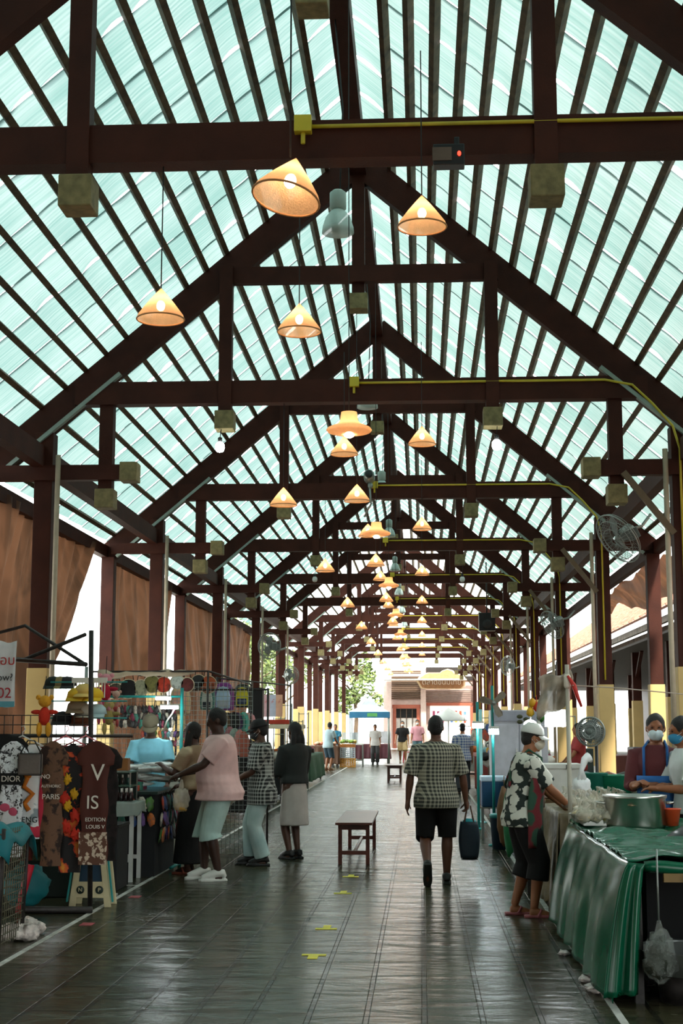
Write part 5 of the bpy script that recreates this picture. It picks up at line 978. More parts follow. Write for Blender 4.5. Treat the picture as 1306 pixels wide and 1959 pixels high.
for k, hx in enumerate(['8a5a70', 'd8708c', '7ab0b8', '5a4a34', '1c1c1e', '1a2420', '1c1c1e', '3a2a4a', '2f7d6a', '5ab0a0', 'c8887a', 'd89aa0']):
    hung(411 + k * 6.2, 1362 + (k % 3), 20 + k * .12, hx, '%s little shirt hanging on the rack behind the pink shirt man, %s' % ({'5a4a34': 'olive brown', '1a2420': 'black green', '3a2a4a': 'dark violet', '5ab0a0': 'mint green', 'c8887a': 'salmon', 'd89aa0': 'pale pink', '8a5a70': 'mauve', 'd8708c': 'rose'}.get(hx, CN.get(hx, hx)), ORL[k]), .16, .33)
for k, hx in enumerate(['0f1210', '141a18', '101014', '1c1f1c', '0d0e10', '15201c']): hung(440 + k * 9, 1408 + k * 2, 20.2 + k * .25, hx, '%s long dark garment on the lower rack behind the pink shirt man' % ORL[k], .3, 1.05, .5)
for k, hx in enumerate(['a86a70', '9ab8ac', 'c08078', 'a05a48']): hung(440 + k * 9, 1390 + k * 3, 19.9, hx, '%s pastel shirt on the lower rack, %s' % (['rosy', 'mint', 'salmon', 'rust'][k], ORL[k]), .15, .35, .6)
box1(*P3(490, 1349, 24)[:2], 1.68, (.24, .25, .52), '0e0f12', 'tall black speaker box standing above the dark rack', 'speaker_box', 'speaker')
b = MB(); b.tube([(0, 0, 0), (0, 0, 1.68)], .02, 6); x, _ = at(490, 1349, 24); one(b, 'speaker_stand', DKM, 'thin black stand carrying the tall black speaker box', 'stand', (x, 24.02, 0))
for k, (px, hx, lab) in enumerate([(508, 'c8a0a4', 'pink'), (520, 'b8c0d0', 'pale blue'), (533, 'd8a88c', 'peach')]):
    x, z = at(px, 1350, 27 + k * .3); t = thing('poster', lab + ' tinted poster hanging in the bright gap left of the columns', 'poster', (x, 27 + k * .3, z)); b = MB(); b.box((0, 0, 0), (.15, .008, .42)); b.build('sheet', hm(hx, .5), t); b = MB(); b.box((0, -.006, .05), (.1, .004, .2)); b.build('picture', blotch('pic' + hx, C(hx), (.5, .12, .1), 9, .5, .6, tex='noi'), t); b = MB(); b.tube([(0, 0, .21), (0, 0, .75)], .004, 4); b.build('string', CORD, t)
for k, (px, py, Y, hx, w_) in enumerate([(500, 1382, 25, 'b03a28', 1.0), (540, 1386, 30, '3f7a34', .5), (520, 1391, 26, 'c0b8a0', 1.2)]): x, z = at(px, py, Y); box1(x, Y, z - .03, (w_, .3, .07), hx, ['red', 'green', 'cream'][k] + ' shelf edge board behind the checked shirt man', 'shelf_board', 'shelf')
b = MB(); b.box((0, 0, .8), (.08, .08, 1.6)); x, _ = at(500, 1382, 25); one(b, 'shelf_post', DKM, 'dark post under the red shelf board behind the checked shirt man', 'post', (x, 25.0, 0))
b = MB(); b.box((0, 0, .8), (.08, .08, 1.58)); x, _ = at(540, 1386, 30); one(b, 'shelf_post', DKM, 'dark post under the green shelf board', 'post', (x, 30.0, 0))
# left tables with goods from 24 to 50 m
r2 = random.Random(21)
def goods_row(xa, xb, ya, yb, z, n, kinds, side, group, hmin=.06, hmax=.2):
    for k in range(n):
        x = r2.uniform(xa, xb); y = ya + (yb - ya) * (k + .5) / n; hx = r2.choice(PAL); kd = kinds[k % len(kinds)]; h_ = r2.uniform(hmin, hmax); lab = '%s %s on the %s, %s along it' % (CN[hx], kd, side, ORD[k] if k < len(ORD) else 'farther')
        if kd == 'box': box1(x, y, z, (r2.uniform(.1, .22), .2, h_), hx, lab)
        elif kd == 'bag': b = MB(); b.ell((0, 0, .08), (.13, .1, .09), 12, 8, lump=.3, seed=k); one(b, 'goods_bag', hm(hx, .5, bump=.4, bscale=20), lab, 'bag', (x, y, z), group=group)
        elif kd == 'bottle': bottle(x, y, z, hx, 'e0dcd0', lab, group, h=.26, r=.04)
        else:
            t = thing('bowl', lab, 'bowl', (x, y, z), group=group); b = MB(); b.lathe([(.06, 0), (.13, .06), (.135, .065), (.12, .055), (.05, .012), (0, .012)], n=16); b.build('dish', STEEL, t); b = MB(); b.ell((0, 0, .05), (.11, .11, .04), 12, 8, lump=.4, seed=k); b.build('food', hm(hx, .6, bump=.5, bscale=40), t)
def stalltable(xa, xb, ya, yb, label, m, h=.78, sides='FR', clabel='', z0=.12):
    table('table', label, 'table', xa, xb, ya, yb, h, hm('3a2c20'), DKM); skirt('tablecloth', clabel, 'tablecloth', xa, xb, ya, yb, z0, h + .008, m, sides=sides, seed=int(ya))
stalltable(-4.4, -2.98, 25, 28.4, 'dark covered table behind the checked shirt man on the left', DARKC, clabel='black cloth over the left table behind the checked shirt man')
goods_row(-4.2, -3.1, 25.2, 28.2, .8, 14, ['box', 'bag', 'bag'], 'black left table', 'goods on the black left table')
stalltable(-4.4, -2.95, 31, 35.5, 'long dark table beside the wire racks on the left', DARKC, clabel='black cloth over the long left table beside the wire racks')
goods_row(-4.2, -3.1, 31.2, 35.2, .8, 16, ['bag', 'box', 'bowl'], 'long left table by the racks', 'goods on the long left table')
stalltable(-4.3, -3.0, 38, 43, 'left table hung with a green and white cloth', hm('4c6e58', .8), clabel='green and white cloth hanging over the left table before the produce stall')
goods_row(-4.1, -3.1, 38.2, 42.8, .8, 16, ['bag', 'box', 'box'], 'green clothed left table', 'goods on the green clothed table')
for k, (x, y, h_) in enumerate([(-2.93, 29.5, 1.75), (-2.93, 31, 2.05), (-2.9, 33.5, 1.7), (-2.95, 35.8, 1.9)]):
    t = thing('wire_rack', '%s thin vertical rack standing along the left stalls' % ['nearest', 'second', 'third', 'farthest'][k], 'rack', (x, y, 0))
    for dx in (-.12, .12): b = MB(); b.tube([(dx, 0, 0), (dx, 0, h_)], .012, 6); b.build('post', GREY, t)
    b = MB()
    for z in [h_ * q for q in (.08, .35, .6, .8, .98)]: b.tube([(-.12, 0, z), (.12, 0, z)], .008, 5)
    b.build('rungs', GREY, t)
# produce stall
def crate(x, y, z, hx, label, w_=.44, d=.6, h_=.3):
    t = thing('crate', label, 'crate', (x, y, z)); m = hm(hx, .5); b = MB()
    for k in range(6): zz = .02 + k * (h_ - .04) / 5; b.box((0, -d / 2, zz), (w_, .02, .022)).box((0, d / 2, zz), (w_, .02, .022)).box((-w_ / 2, 0, zz), (.02, d, .022)).box((w_ / 2, 0, zz), (.02, d, .022))
    for k in range(7): xx = -w_ / 2 + w_ * k / 6; b.box((xx, -d / 2, h_ / 2), (.02, .022, h_)).box((xx, d / 2, h_ / 2), (.02, .022, h_))
    for k in range(7): yy = -d / 2 + d * k / 6; b.box((-w_ / 2, yy, h_ / 2), (.022, .02, h_)).box((w_ / 2, yy, h_ / 2), (.022, .02, h_))
    b.build('slatted_walls', m, t); b = MB(); b.box((0, 0, .012), (w_, d, .02)); b.build('bottom', m, t)
crate(-2.84, 55.0, 0, 'd99a34', 'orange yellow crate at the bottom of the produce stack', .56, .6, .33); crate(-2.84, 55.0, .335, 'c9d4dc', 'white and blue crate in the middle of the produce stack', .54, .58, .4); crate(-2.84, 55.0, .74, 'c07a3c', 'orange crate on top of the produce stack', .56, .6, .12)
stalltable(-4.4, -3.2, 54.5, 57.5, 'produce table with piled vegetables on the left far down', hm('5a3c28'), clabel='brown cloth over the produce table')
for k in range(26):
    hx = r2.choice(['7a9a3c', 'a8b048', 'd8c878', '6a7a3a', 'c8b060']); b = MB(); b.ell((0, 0, 0), (.07, .06, .055), 10, 7, lump=.2, seed=k); one(b, 'vegetable', hm(hx, .6), 'green or yellow vegetable heaped on the top produce crate', 'vegetable', (-2.84 + r2.uniform(-.3, .3), 55 + r2.uniform(-.28, .28), .93 + r2.uniform(0, .06)), group='vegetables on the produce stack')
for k in range(26): b = MB(); b.ell((0, 0, 0), (.07, .06, .055), 10, 7, lump=.2, seed=k + 40); one(b, 'fruit', hm(r2.choice(['c87a5a', 'd8a890', 'b86848', 'd0c0a0']), .6), 'pinkish root or fruit heaped on the produce table', 'fruit', (-3.7 + r2.uniform(-.4, .4), 54.8 + r2.uniform(-.1, .9), .85 + r2.uniform(0, .06)), group='fruit on the produce table')
for k, (px, py, w_, h_) in enumerate([(668, 1400, .55, .34), (684, 1402, .4, .3)]): x, z = at(px, py, 56.5); t = thing('acrylic_case', ['larger left', 'smaller right'][k] + ' clear acrylic food case on the produce stall', 'case', (x, 56.6, .86)); b = MB(); b.box((0, 0, .22), (w_, .4, .42)); b.build('cover', hm('c9d2d6', .1, alpha=.6), t); b = MB(); b.box((0, 0, .01), (w_ + .02, .42, .02)); b.build('tray', WPL, t)
table('table', 'low stand under the clear acrylic food cases', 'table', -3.1, -2.3, 56.2, 57, .85, WPL, GREY)
stalltable(-2.9, -1.4, 59.5, 61.5, 'folding table with dark cloths under the canopy tent', hm('5a2c34'), clabel='dark red and green cloth hanging before the canopy tent', z0=.2)
b = MB(); b.box((0, 0, .45), (.9, .03, .5)); t = one(b, 'white_board', hm('c4c6ca', .5), 'white display board standing on the table under the tent', 'board', (-1.75, 60.2, .62))
# ---- right: food stall ----
GT = (1.22, 2.95, 8.65, 12.0)
table('table', 'large wooden edged table under the green vinyl cloth at the right', 'table', GT[0], GT[1], GT[2], GT[3], .79, hm('5a4426', .5), DKM, leg=.05)
def vinyl():
    b = MB(); x0, x1, y0, y1 = GT; n = noise.noise
    def top(u, v):
        x = x0 - .02 + (x1 - x0 + .04) * u; y = y0 - .0 + (y1 - y0) * v
        return (x, y, .80 + .05 * abs(n(Vector((x * 1.6, y * 3.4, 1)))) + .045 * abs(n(Vector((x * 3.2, y * 7, 4)))) + .012 * n(Vector((x * 9, y * 15, 9))))
    b.grid(top, 60, 110)
    def left(u, v):
        y = y0 - .05 + (y1 - y0 + .05) * u; f = v ** .7; w_ = (.03 * math.sin(y * 5.3) + .022 * math.sin(y * 11 + 1)) * f
        zb = .04 + .03 * math.sin(y * 5)
        return (x0 - .02 - .17 * f + w_ - .02 * math.sin(v * 3.1), y - .03 * v, .805 + (zb - .805) * v)
    b.grid(left, 90, 22)
    def corner(u, v):  # the gathered corner hanging at the near end
        a = u; f = v ** .6; x = x0 - .02 - .17 * f * (1 - u * .6) + .09 * a; y = y0 - .05 - (.05 + .02 * math.sin(u * 9)) * f * (.4 + u) * .8 + .02 * math.sin(u * 14) * f
        return (x, y, .805 - .01 * u - (.765 - .04 * u) * v)
    b.grid(corner, 14, 22)
    b.grid(lambda u, v: (x0 + .07 + (x1 - x0 - .07) * u, y0 - .02 - .02 * math.sin(v * 3.14), .806 - (.06 + .015 * math.sin(u * 17)) * v + .006 * math.sin(u * 31)), 40, 4)
    return one(b, 'tablecloth', GREENC, 'shiny green vinyl tablecloth hanging to the floor at the right', 'tablecloth', solid=.005)
vinyl()
b = MB(); b.box((0, 0, 0), (1.6, .04, .05)); one(b, 'table_edge_rail', hm('7a6030', .5), 'yellowish wooden rail under the near edge of the green tablecloth', 'rail', (2.2, 8.63, .715))
b = MB()
for k, (x_, z_) in enumerate([(.1, .02), (.16, -.01), (.7, .0)]): b.ell((x_, -.03, z_), (.03, .02, .025), 10, 8)
one(b, 'red_clips', hm('8a2018', .5), 'small red tape patch on the wooden rail of the green table', 'tape', (1.45, 8.6, .7))
def pot(x, y, z, r, h, label, handles=True, lid=None):
    t = thing('cooking_pot', label, 'pot', (x, y, z)); b = MB(); b.lathe([(r * .97, 0), (r, .02), (r, h - .03), (r * 1.04, h - .02), (r * 1.05, h), (r * .97, h), (r * .95, h - .05), (r * .94, .02), (0, .02)], n=36); b.build('body', STEEL, t)
    for s_ in (-1, 1): b = MB(); b.tube([(s_ * r, -.07, h * .75), (s_ * (r + .05), -.06, h * .76), (s_ * (r + .05), .06, h * .76), (s_ * r, .07, h * .75)], .009, 6); b.build('handle', STEEL, t)
    b = MB(); b.ell((0, 0, h - .07), (r * .94, r * .94, .04), 24, 8, lump=.3); b.build('food', hm('8a7a5c', .5, bump=.8, bscale=30), t)
x, _ = at(1215, 1530, 11.3); pot(x, 11.35, .82, .235, .24, 'large shiny steel pot on the green table')
t = thing('wok', 'big dark wok lid leaning low at the right end of the green table', 'wok', (2.02, 10.1, .83)); b = MB(); b.lathe([(.34, 0), (.345, .012), (.25, .07), (.1, .105), (0, .112)], n=36); b.build('bowl', hm('141210', .3), t); b = MB(); b.tube([(.342 * math.cos(a), .342 * math.sin(a), .004) for a in [k * math.pi / 18 for k in range(36)]], .009, 6, closed=True); b.build('rim', STEEL, t)
b = MB(); b.lathe([(.055, 0), (.075, .12), (.082, .125), (.08, .13), (.068, .12), (.05, .01), (0, .01)], n=20); x, _ = at(1286, 1525, 11.2); one(b, 'cup', hm('d8502a', .4), 'orange red plastic cup right of the large steel pot', 'cup', (x, 11.3, .83), )
b = MB(); b.box((0, 0, .36), (1.6, 2.6, .72)); t = thing('under_table_shade', 'black block added as the shade under the green table', 'shade block', (2.2, 10.6, 0)); b.build('body', hm('060707', .8), t); b = MB(); b.box((0, 0, .725), (1.64, 2.64, .02)); b.build('cover', hm('080808', .8), t)  # near-black block stands in for the shade below the table
# trays and bags of food
TRAY = []
for k, (x, y) in enumerate([(1.4, 12.0 - .2), (1.42, 11.5)]):
    t = thing('tray', ['far', 'near'][k] + ' shallow steel tray of bagged food on the green table left of the pot', 'tray', (x, y, .825)); b = MB(); b.box((0, 0, .01), (.36, .4, .015)).box((-.18, 0, .03), (.01, .4, .04)).box((.18, 0, .03), (.01, .4, .04)).box((0, -.2, .03), (.36, .01, .04)).box((0, .2, .03), (.36, .01, .04)); b.build('pan', STEEL, t)
FB = {}
def foodbag(x, y, z, hx, label, group, s=1.0, k=0):
    kk = (hx, k % 3)
    if kk not in FB:
        t = thing('food_bag', '', 'food bag'); b = MB(); b.ell((0, 0, .035), (.06, .045, .035), 12, 8, lump=.5, seed=k * 3.1); b.build('contents', hm(hx, .5, bump=.6, bscale=30), t); b = MB(); b.ell((0, 0, .045), (.068, .053, .048), 14, 9, lump=.6, seed=k); b.tube([(0, 0, .08), (.01, .01, .11), (.025, .01, .14)], [.02, .008, .02], 7); b.build('plastic_wrap', BAGP, t); FB[kk] = t
    else: t = dup(FB[kk], (0, 0, 0))
    t.location = (x, y, z); t.scale = (s,) * 3; t.rotation_euler = (0, 0, k * 1.3); t['label'] = label; t['group'] = group
r5 = random.Random(31)
cols = ['b8a88a', 'c8bca0', '9a8a5a', 'd0c8b8', 'a89060', 'b4b09c']
for k in range(26):
    i, j = k % 5, k // 5; foodbag(1.27 + i * .075 + r5.uniform(-.01, .01), 11.3 + j * .115, .855, cols[k % 6], 'knotted clear bag of pale food by steel pot, %s row, %s' % (['first', 'second', 'third', 'fourth', 'fifth', 'sixth'][j], ORL[i]), 'bags of food on the trays', 1.0, k)
# neighbouring counter before the woman
t = thing('food_counter', 'counter draped with beige crinkled sheet in front of the woman with the white cap', 'counter', (1.45, 13.05, 0)); b = MB(); b.box((0, 0, .42), (.6, 1.6, .84)); b.build('body', hm('4a4234', .6), t)
skirt('draped_sheet', 'beige crinkled plastic sheet hanging over the counter edge before the woman', 'sheet', 1.16, 1.76, 12.25, 13.85, .05, .86, hm('7c7058', .35, bump=.8, bscale=9, var=.4, scale=6), amp=.03, sides='FL', over=.02)
for k in range(30):
    i, j = k % 5, k // 5; foodbag(1.28 + i * .1 + r5.uniform(-.01, .01), 12.4 + j * .18, .875, ['b8a88a', 'c8bca0', 'd0c8b8', 'a89060', '8a5a30'][k % 5], 'clear bag of food on draped counter, %s row, %s' % (['first', 'second', 'third', 'fourth', 'fifth', 'sixth'][j], ORL[i]), 'bags of food on the counter', 1.15, k)
x, z = at(1110, 1478, 13.0); b = MB(); b.ell((0, 0, .1), (.09, .08, .11), 16, 12, lump=.3, seed=3).tube([(0, 0, .18), (.0, 0, .27), (.03, 0, .36), (.07, .02, .38)], [.05, .02, .035, .05], 10); one(b, 'carrier_bag', mat('thin_white_bag', (.8, .82, .82), .3, bump=.7, bscale=14), 'puffed white plastic bag standing behind the food trays', 'bag', (x, 12.9, .93))
t = thing('iced_tea_cup', 'clear cup of brown iced tea with bag handle held near the floral shirt', 'cup', (at(1032, 1500, 12.9)[0], 12.9, .875)); b = MB(); b.lathe([(.04, 0), (.052, .13), (0, .13)], n=18); b.build('tea', hm('6a2410', .2), t); b = MB(); b.lathe([(.042, 0), (.056, .17), (.06, .175), (.056, .18), (.03, .215), (0, .22)], n=18); b.build('cup_wall', CLEAR, t); b = MB(); b.tube([(-.05, 0, .17), (-.06, 0, .27), (0, 0, .31), (.06, 0, .27), (.05, 0, .17)], .008, 6); b.build('bag_handle', hm('c8785a', .3), t)
t = thing('foam_box', 'white foam box with small dark lettering behind the iced tea cup', 'box', (at(1065, 1480, 14.2)[0], 14.2, .9)); b = MB(); b.box((0, 0, .14), (.42, .3, .28)); b.build('body', WPL, t, bevel=.01); b = MB(); b.box((0, 0, .3), (.44, .32, .05)); b.build('lid', WPL, t, bevel=.008); text('Pu', .06, INKB, t, (.1, -.162, .29))
table('table', 'plain table behind the counter carrying the foam box', 'table', .98, 2.2, 14.0, 14.7, .89, hm('5a4426', .5), DKM)
# pole, sheet, ribbon, lamp
t = thing('awning_pole', 'pale upright pole rising from the green tablecloth edge', 'pole', (1.225, 12.16, 0)); b = MB(); b.tube([(0, 0, 0), (0, 0, 2.1)], .018, 8); b.build('tube', hm('b8b4a4', .4), t)
b = MB(); b.lathe([(.02, 1.9), (.03, 1.92), (.03, 2.0), (.02, 2.02)], n=10); b.build('joint', hm('e0d8c8'), t)
xa, za = at(1030, 1300, 12.2)
b = MB(); b.grid(lambda u, v: (xa + .27 * u + .02 * math.sin(v * 6), 12.22 + .04 * math.sin(u * 9 + v * 3), 1.93 + .06 * u + .06 - (.36 - .10 * u) * v + .02 * math.sin(u * 7)), 20, 14); one(b, 'hanging_sheet', mat('wrinkled_grey_plastic', (.4, .34, .27), .3, bump=.8, bscale=12, var=.4, scale=8, alpha=.85), 'wrinkled greyish plastic sheet tied to the pale pole', 'sheet', solid=.004)
x, z = at(1098, 1320, 12.1); b = MB(); b.tube([(-.05, 0, .12), (0, 0, .04), (.03, 0, -.06), (.06, 0, -.14)], [.01, .022, .018, .012], 6); one(b, 'ribbon', hm('c83028', .5), 'red ribbon tied to the top of the pale pole', 'ribbon', (x, 12.12, z))
x, z = at(1062, 1376, 12.6); t = thing('led_lamp', 'bright square white lamp hanging beside the pale pole', 'lamp', (x, 12.6, z)); b = MB(); b.box((0, 0, 0), (.16, .03, .13)); b.build('panel', LED, t, bevel=.008); b = MB(); b.box((0, .022, .01), (.18, .02, .15)); b.build('housing', WPL, t); b = MB(); b.tube([(0, .02, .06), (.02, .03, .5)], .005, 5); b.build('cord', CORD, t)
x, z = at(1014, 1386, 15.5); t = thing('light_bulb', 'glowing round lamp just above the white cap of the woman', 'light bulb', (x, 15.5, z)); b = MB(); b.ell((0, 0, 0), (.07, .07, .05), 14, 10); b.build('glass_bulb', WBULB, t); b = MB(); b.tube([(0, 0, .04), (.05, 0, .3), (.05, 0, .6)], .006, 5); b.build('cord', CORD, t)
t = thing('white_post', 'thin white post behind the face of the woman with the cap', 'post', (at(1031, 1400, 15)[0], 15, 0)); b = MB(); b.tube([(0, 0, 0), (0, 0, 1.65)], .02, 8); b.build('tube', WPL, t)
for k, (px, py, hx) in enumerate([(1018, 1345, 'd8a020'), (1026, 1352, 'c83a20'), (1014, 1362, 'e0b030'), (1034, 1372, '3a7a30')]): x, z = at(px, py, 15); b = MB(); b.ell((0, 0, 0), (.04, .04, .05), 12, 8, lump=.3, seed=k).tube([(0, 0, .04), (0, 0, .12)], .003, 4); one(b, 'hanging_ornament', hm(hx, .5), ['yellow', 'red', 'golden', 'green'][k] + ' ornament hanging near the thin white post', 'ornament', (x, 15, z))
# sellers' back table
stalltable(1.35, 3.3, 15.2, 16.4, 'back table of the food stall carrying pots and green goods', hm('1d6a52', .6), clabel='dark green cloth on the back table of the food stall', h=.84)
for k, (px, hx, w_, h_, lab) in enumerate([(1135, '1f6a5a', .3, .22, 'teal green tub behind the food trays'), (1180, '1d7a5c', .42, .2, 'wide green tub on the back table under the cream column'), (1216, '24705a', .3, .2, 'green tub left of the maroon shirted seller')]):
    x, _ = at(px, 1470, 15.5); b = MB(); b.lathe([(w_ * .42, 0), (w_ * .5, h_), (w_ * .52, h_ + .01), (w_ * .46, h_), (w_ * .4, .02), (0, .02)], n=22); one(b, 'tub', hm(hx, .5), lab, 'tub', (x, 15.5, .86))
for k, (px, py, hx, lab) in enumerate([(1118, 1440, '6a7078', 'grey metal scale'), (1148, 1448, 'a88a2c', 'brass coloured pot'), (1098, 1452, '1c2a26', 'black wok stack'), (1160, 1460, '7a3c20', 'brown clay jar'), (1192, 1458, '2a2622', 'dark pan'), (1225, 1455, '9a988c', 'grey wrapped bundle')]):
    x, z = at(px, py, 16.2); t = thing('kitchen_ware', lab + ' on the back table of the food stall', 'kitchenware', (x, 16.1, .86)); b = MB(); b.lathe([(.08, 0), (.14, .08), (.15, .16), (.1, .2), (.03, .22), (0, .23)], n=18); b.build('body', hm(hx, .35), t); b = MB(); b.tube([(.1, 0, .12), (.2, 0, .2), (.26, 0, .22)], .01, 6); b.build('handle', BLACK, t)
for k, (px, py, hx) in enumerate([(1244, 1440, 'd8501c'), (1205, 1448, 'c85a2c')]): x, z = at(px, py, 17); b = MB(); b.ell((0, 0, .08), (.07, .06, .1), 12, 9, lump=.2, seed=k); one(b, 'offering_flower', hm(hx, .6), ['bright', 'dull'][k] + ' orange flower bundle on the back table', 'flowers', (x, 16.2, .86))
b = MB(); b.ell((0, 0, .14), (.16, .12, .17), 16, 12, lump=.3, seed=8); one(b, 'carrier_bag', hm('b4b6aa', .4, bump=.7, bscale=12), 'pale grey plastic bag beside the maroon shirted seller', 'bag', (at(1238, 1450, 15)[0], 15.35, .86))
for k, (px, py) in enumerate([(1108, 1478), (1132, 1488), (1150, 1498), (1178, 1492), (1200, 1490), (1240, 1492)]):
    x, _ = at(px, py, 11.8); b = MB(); b.lathe([(.05, 0), (.1, .05), (.105, .052), (.09, .04), (0, .015)], n=16); t = thing('bowl', ['white bowl behind the puffed bag', 'pale bowl behind the trays', 'steel bowl behind the left rim of the pot', 'white bowl just above the pot rim', 'steel bowl above the middle of the pot', 'grey bowl right behind the pot'][k], 'bowl', (x, 11.72, .845)); b.build('dish', [WPL, STEEL][k % 2], t); b = MB(); b.ell((0, 0, .045), (.08, .08, .035), 12, 8, lump=.4, seed=k); b.build('food', hm(['c8b890', 'a86a4a', '8a9a5a', 'd0c8b8', '4a3a2a', 'b89a6a'][k], .6), t)
b = MB(); b.box((0, 0, .41), (1.2, .5, .84)); t = thing('side_counter', 'dark counter behind the two sellers', 'counter', (2.9, 13.6, 0)); b.build('body', DARKC, t); b = MB(); b.box((0, 0, .85), (1.24, .54, .02)); b.build('worktop', STEEL, t)
# under the green table
t = thing('storage_bag', 'clear plastic bag of crumpled wrappers hanging under the green table front', 'bag', (at(1262, 1830, 8.5)[0], 8.5, at(1262, 1830, 8.5)[1])); b = MB(); b.ell((0, 0, 0), (.09, .08, .14), 18, 14, lump=.5, seed=2).tube([(0, 0, .12), (.0, 0, .2)], [.03, .012], 8); b.build('plastic', mat('thin_clear_film', (.5, .55, .5), .15, alpha=.16), t); b = MB(); b.ell((0, 0, -.02), (.07, .06, .1), 14, 10, lump=.8, seed=5); b.build('contents', hm('1c2418', .7, bump=1, bscale=30), t); b = MB(); b.tube([(0, 0, .2), (0, 0, .6)], .006, 5); b.build('string', GREY, t)
t = thing('basin', 'wide metal basin on the floor under the near end of the green table', 'basin', (1.55, 8.75, 0)); b = MB(); b.lathe([(.2, .16), (.3, .3), (.31, .305), (.28, .29), (.18, .17), (0, .16)], n=30); b.build('bowl', GREY, t); b = MB(); b.lathe([(.17, 0), (.19, .16), (0, .16)], n=20); b.build('stand', DKM, t)
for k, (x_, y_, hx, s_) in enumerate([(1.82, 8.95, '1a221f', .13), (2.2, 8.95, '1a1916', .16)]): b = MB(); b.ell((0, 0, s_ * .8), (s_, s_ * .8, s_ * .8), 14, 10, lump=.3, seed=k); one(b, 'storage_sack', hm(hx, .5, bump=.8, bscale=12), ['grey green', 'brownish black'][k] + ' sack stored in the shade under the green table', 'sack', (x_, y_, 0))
for k, (x_, y_, s_) in enumerate([(1.02, 9.35, .05), (1.04, 9.0, .07), (.98, 10.4, .04)]): b = MB(); b.ell((0, 0, s_ * .4), (s_, s_ * 1.6, s_ * .4), 12, 8, lump=.6, seed=k); one(b, 'crumpled_wrapper', mat('pale_crinkled_plastic', (.4, .4, .4)), ['pale crumpled wrapper at the foot of the green cloth', 'larger pale crumpled wrapper nearest the camera by the green cloth', 'small pale scrap at the far foot of the green cloth'][k], 'litter', (x_, y_, 0))
# ---- right: stalls farther along ----
def polelamp(px, Y, ztop, m, label, lamps=(), s=.02):
    x, _ = at(px, 1386, Y); t = thing('stall_pole', label, 'pole', (x, Y, 0)); b = MB(); b.tube([(0, 0, 0), (0, 0, ztop)], s, 8); b.build('tube', m, t); b = MB(); b.lathe([(.08, 0), (.08, .02), (.03, .03)], n=12); b.build('base_plate', m, t); return x
polelamp(942, 19.5, 2.12, TEAL, 'teal pole with a grey fan at its top on the right stall'); polelamp(913, 22.5, 1.95, TEAL, 'thin teal pole with a white lamp, behind the fan pole', s=.022); polelamp(919, 24, 1.85, hm('9adadc', .4), 'pale blue green pole close beside the thin teal pole', s=.025)
lampbar(944, 1399, 19.4, .13, 'white lamp glowing on the teal fan pole', h_=.07); lampbar(914, 1388, 22.4, .17, 'white lamp glowing on the thin teal pole', h_=.07); lampbar(888, 1392, 34, .3, 'far white strip lamp on the right stalls', h_=.04)
x, z = at(944, 1345, 19.45); t = thing('blade_fan', 'grey three bladed fan at the top of the teal pole', 'fan', (x, 19.38, z))
for k, a in enumerate((.75, 2.85, 5.15)): b = MB(); M = Matrix.Rotation(-a, 4, 'Y'); b.add([M @ Vector(p) for p in [(.02, -.005, -.03), (.15, -.02, -.05), (.2, -.01, -.03), (.2, .01, .035), (.15, .0, .05), (.02, .005, .03), (.02, .005, -.03), (.15, -.01, -.05), (.2, 0, -.03), (.2, .02, .035), (.15, .01, .05), (.02, .015, .03)]], [(0, 1, 2, 3, 4, 5), (11, 10, 9, 8, 7, 6)] + [(i, 6 + i, 6 + (i + 1) % 6, (i + 1) % 6) for i in range(6)]); b.build('blade', hm('857a6a', .5), t)
b = MB(); b.ell((0, .02, 0), (.035, .06, .035), 12, 8); b.build('hub', GREY, t)
t = thing('refrigerator', 'tall pale grey refrigerator cabinets behind the right stalls', 'refrigerator', (1.62, 24.5, 0))
b = MB(); b.box((0, 0, .92), (.95, .6, 1.84)); b.build('body', hm('b4b4bc', .45), t, bevel=.01)
for s_ in (-1, 1): b = MB(); b.box((s_ * .24, -.31, .85), (.46, .03, 1.5)); d_ = b.build('door', hm('bcbcc4', .4), t, bevel=.008); b = MB(); b.box((s_ * .05, -.34, 1.0), (.02, .03, .4)); b.build('door_handle', STEEL, d_)
b = MB(); b.box((.0, -.31, 1.74), (.93, .03, .16)); b.build('top_panel', hm('9a9ca8', .4), t)
b = MB()
for k in range(3): a = k * 2.1; b.ell((.07 * math.cos(a), 0, .05 * math.sin(a)), (.05, .02, .035), 10, 8)
x, z = at(998, 1376, 24); one(b, 'hanging_ornament', hm('3a3c1c', .6), 'dark leafy ornament hanging before the pale refrigerator', 'ornament', (x, 24.0, z))
stalltable(1.15, 2.3, 17.2, 20.8, 'first right stall table past the flowered shirt woman', hm('2c3a44', .7), clabel='dark blue cloth on the first right stall table', h=.82)
goods_row(1.25, 2.1, 17.4, 20.6, .84, 18, ['bottle', 'box', 'bowl', 'bag'], 'first right stall table', 'goods on the first right stall table')
t = thing('cooler_box', 'blue cooler box with white lid beside the teal fan pole', 'cooler', (1.0, 20.7, .45)); b = MB(); b.box((0, 0, .18), (.34, .5, .36)); b.build('body', hm('14466a', .5), t, bevel=.02); b = MB(); b.box((0, 0, .39), (.36, .52, .07)); b.build('lid', hm('b8cfe0', .4), t, bevel=.012); b = MB(); b.box((-.16, -.2, -.225), (.04, .04, .45)).box((.14, -.2, -.225), (.04, .04, .45)).box((0, 0, -.01), (.34, .5, .02)); b.build('stand', GREY, t)
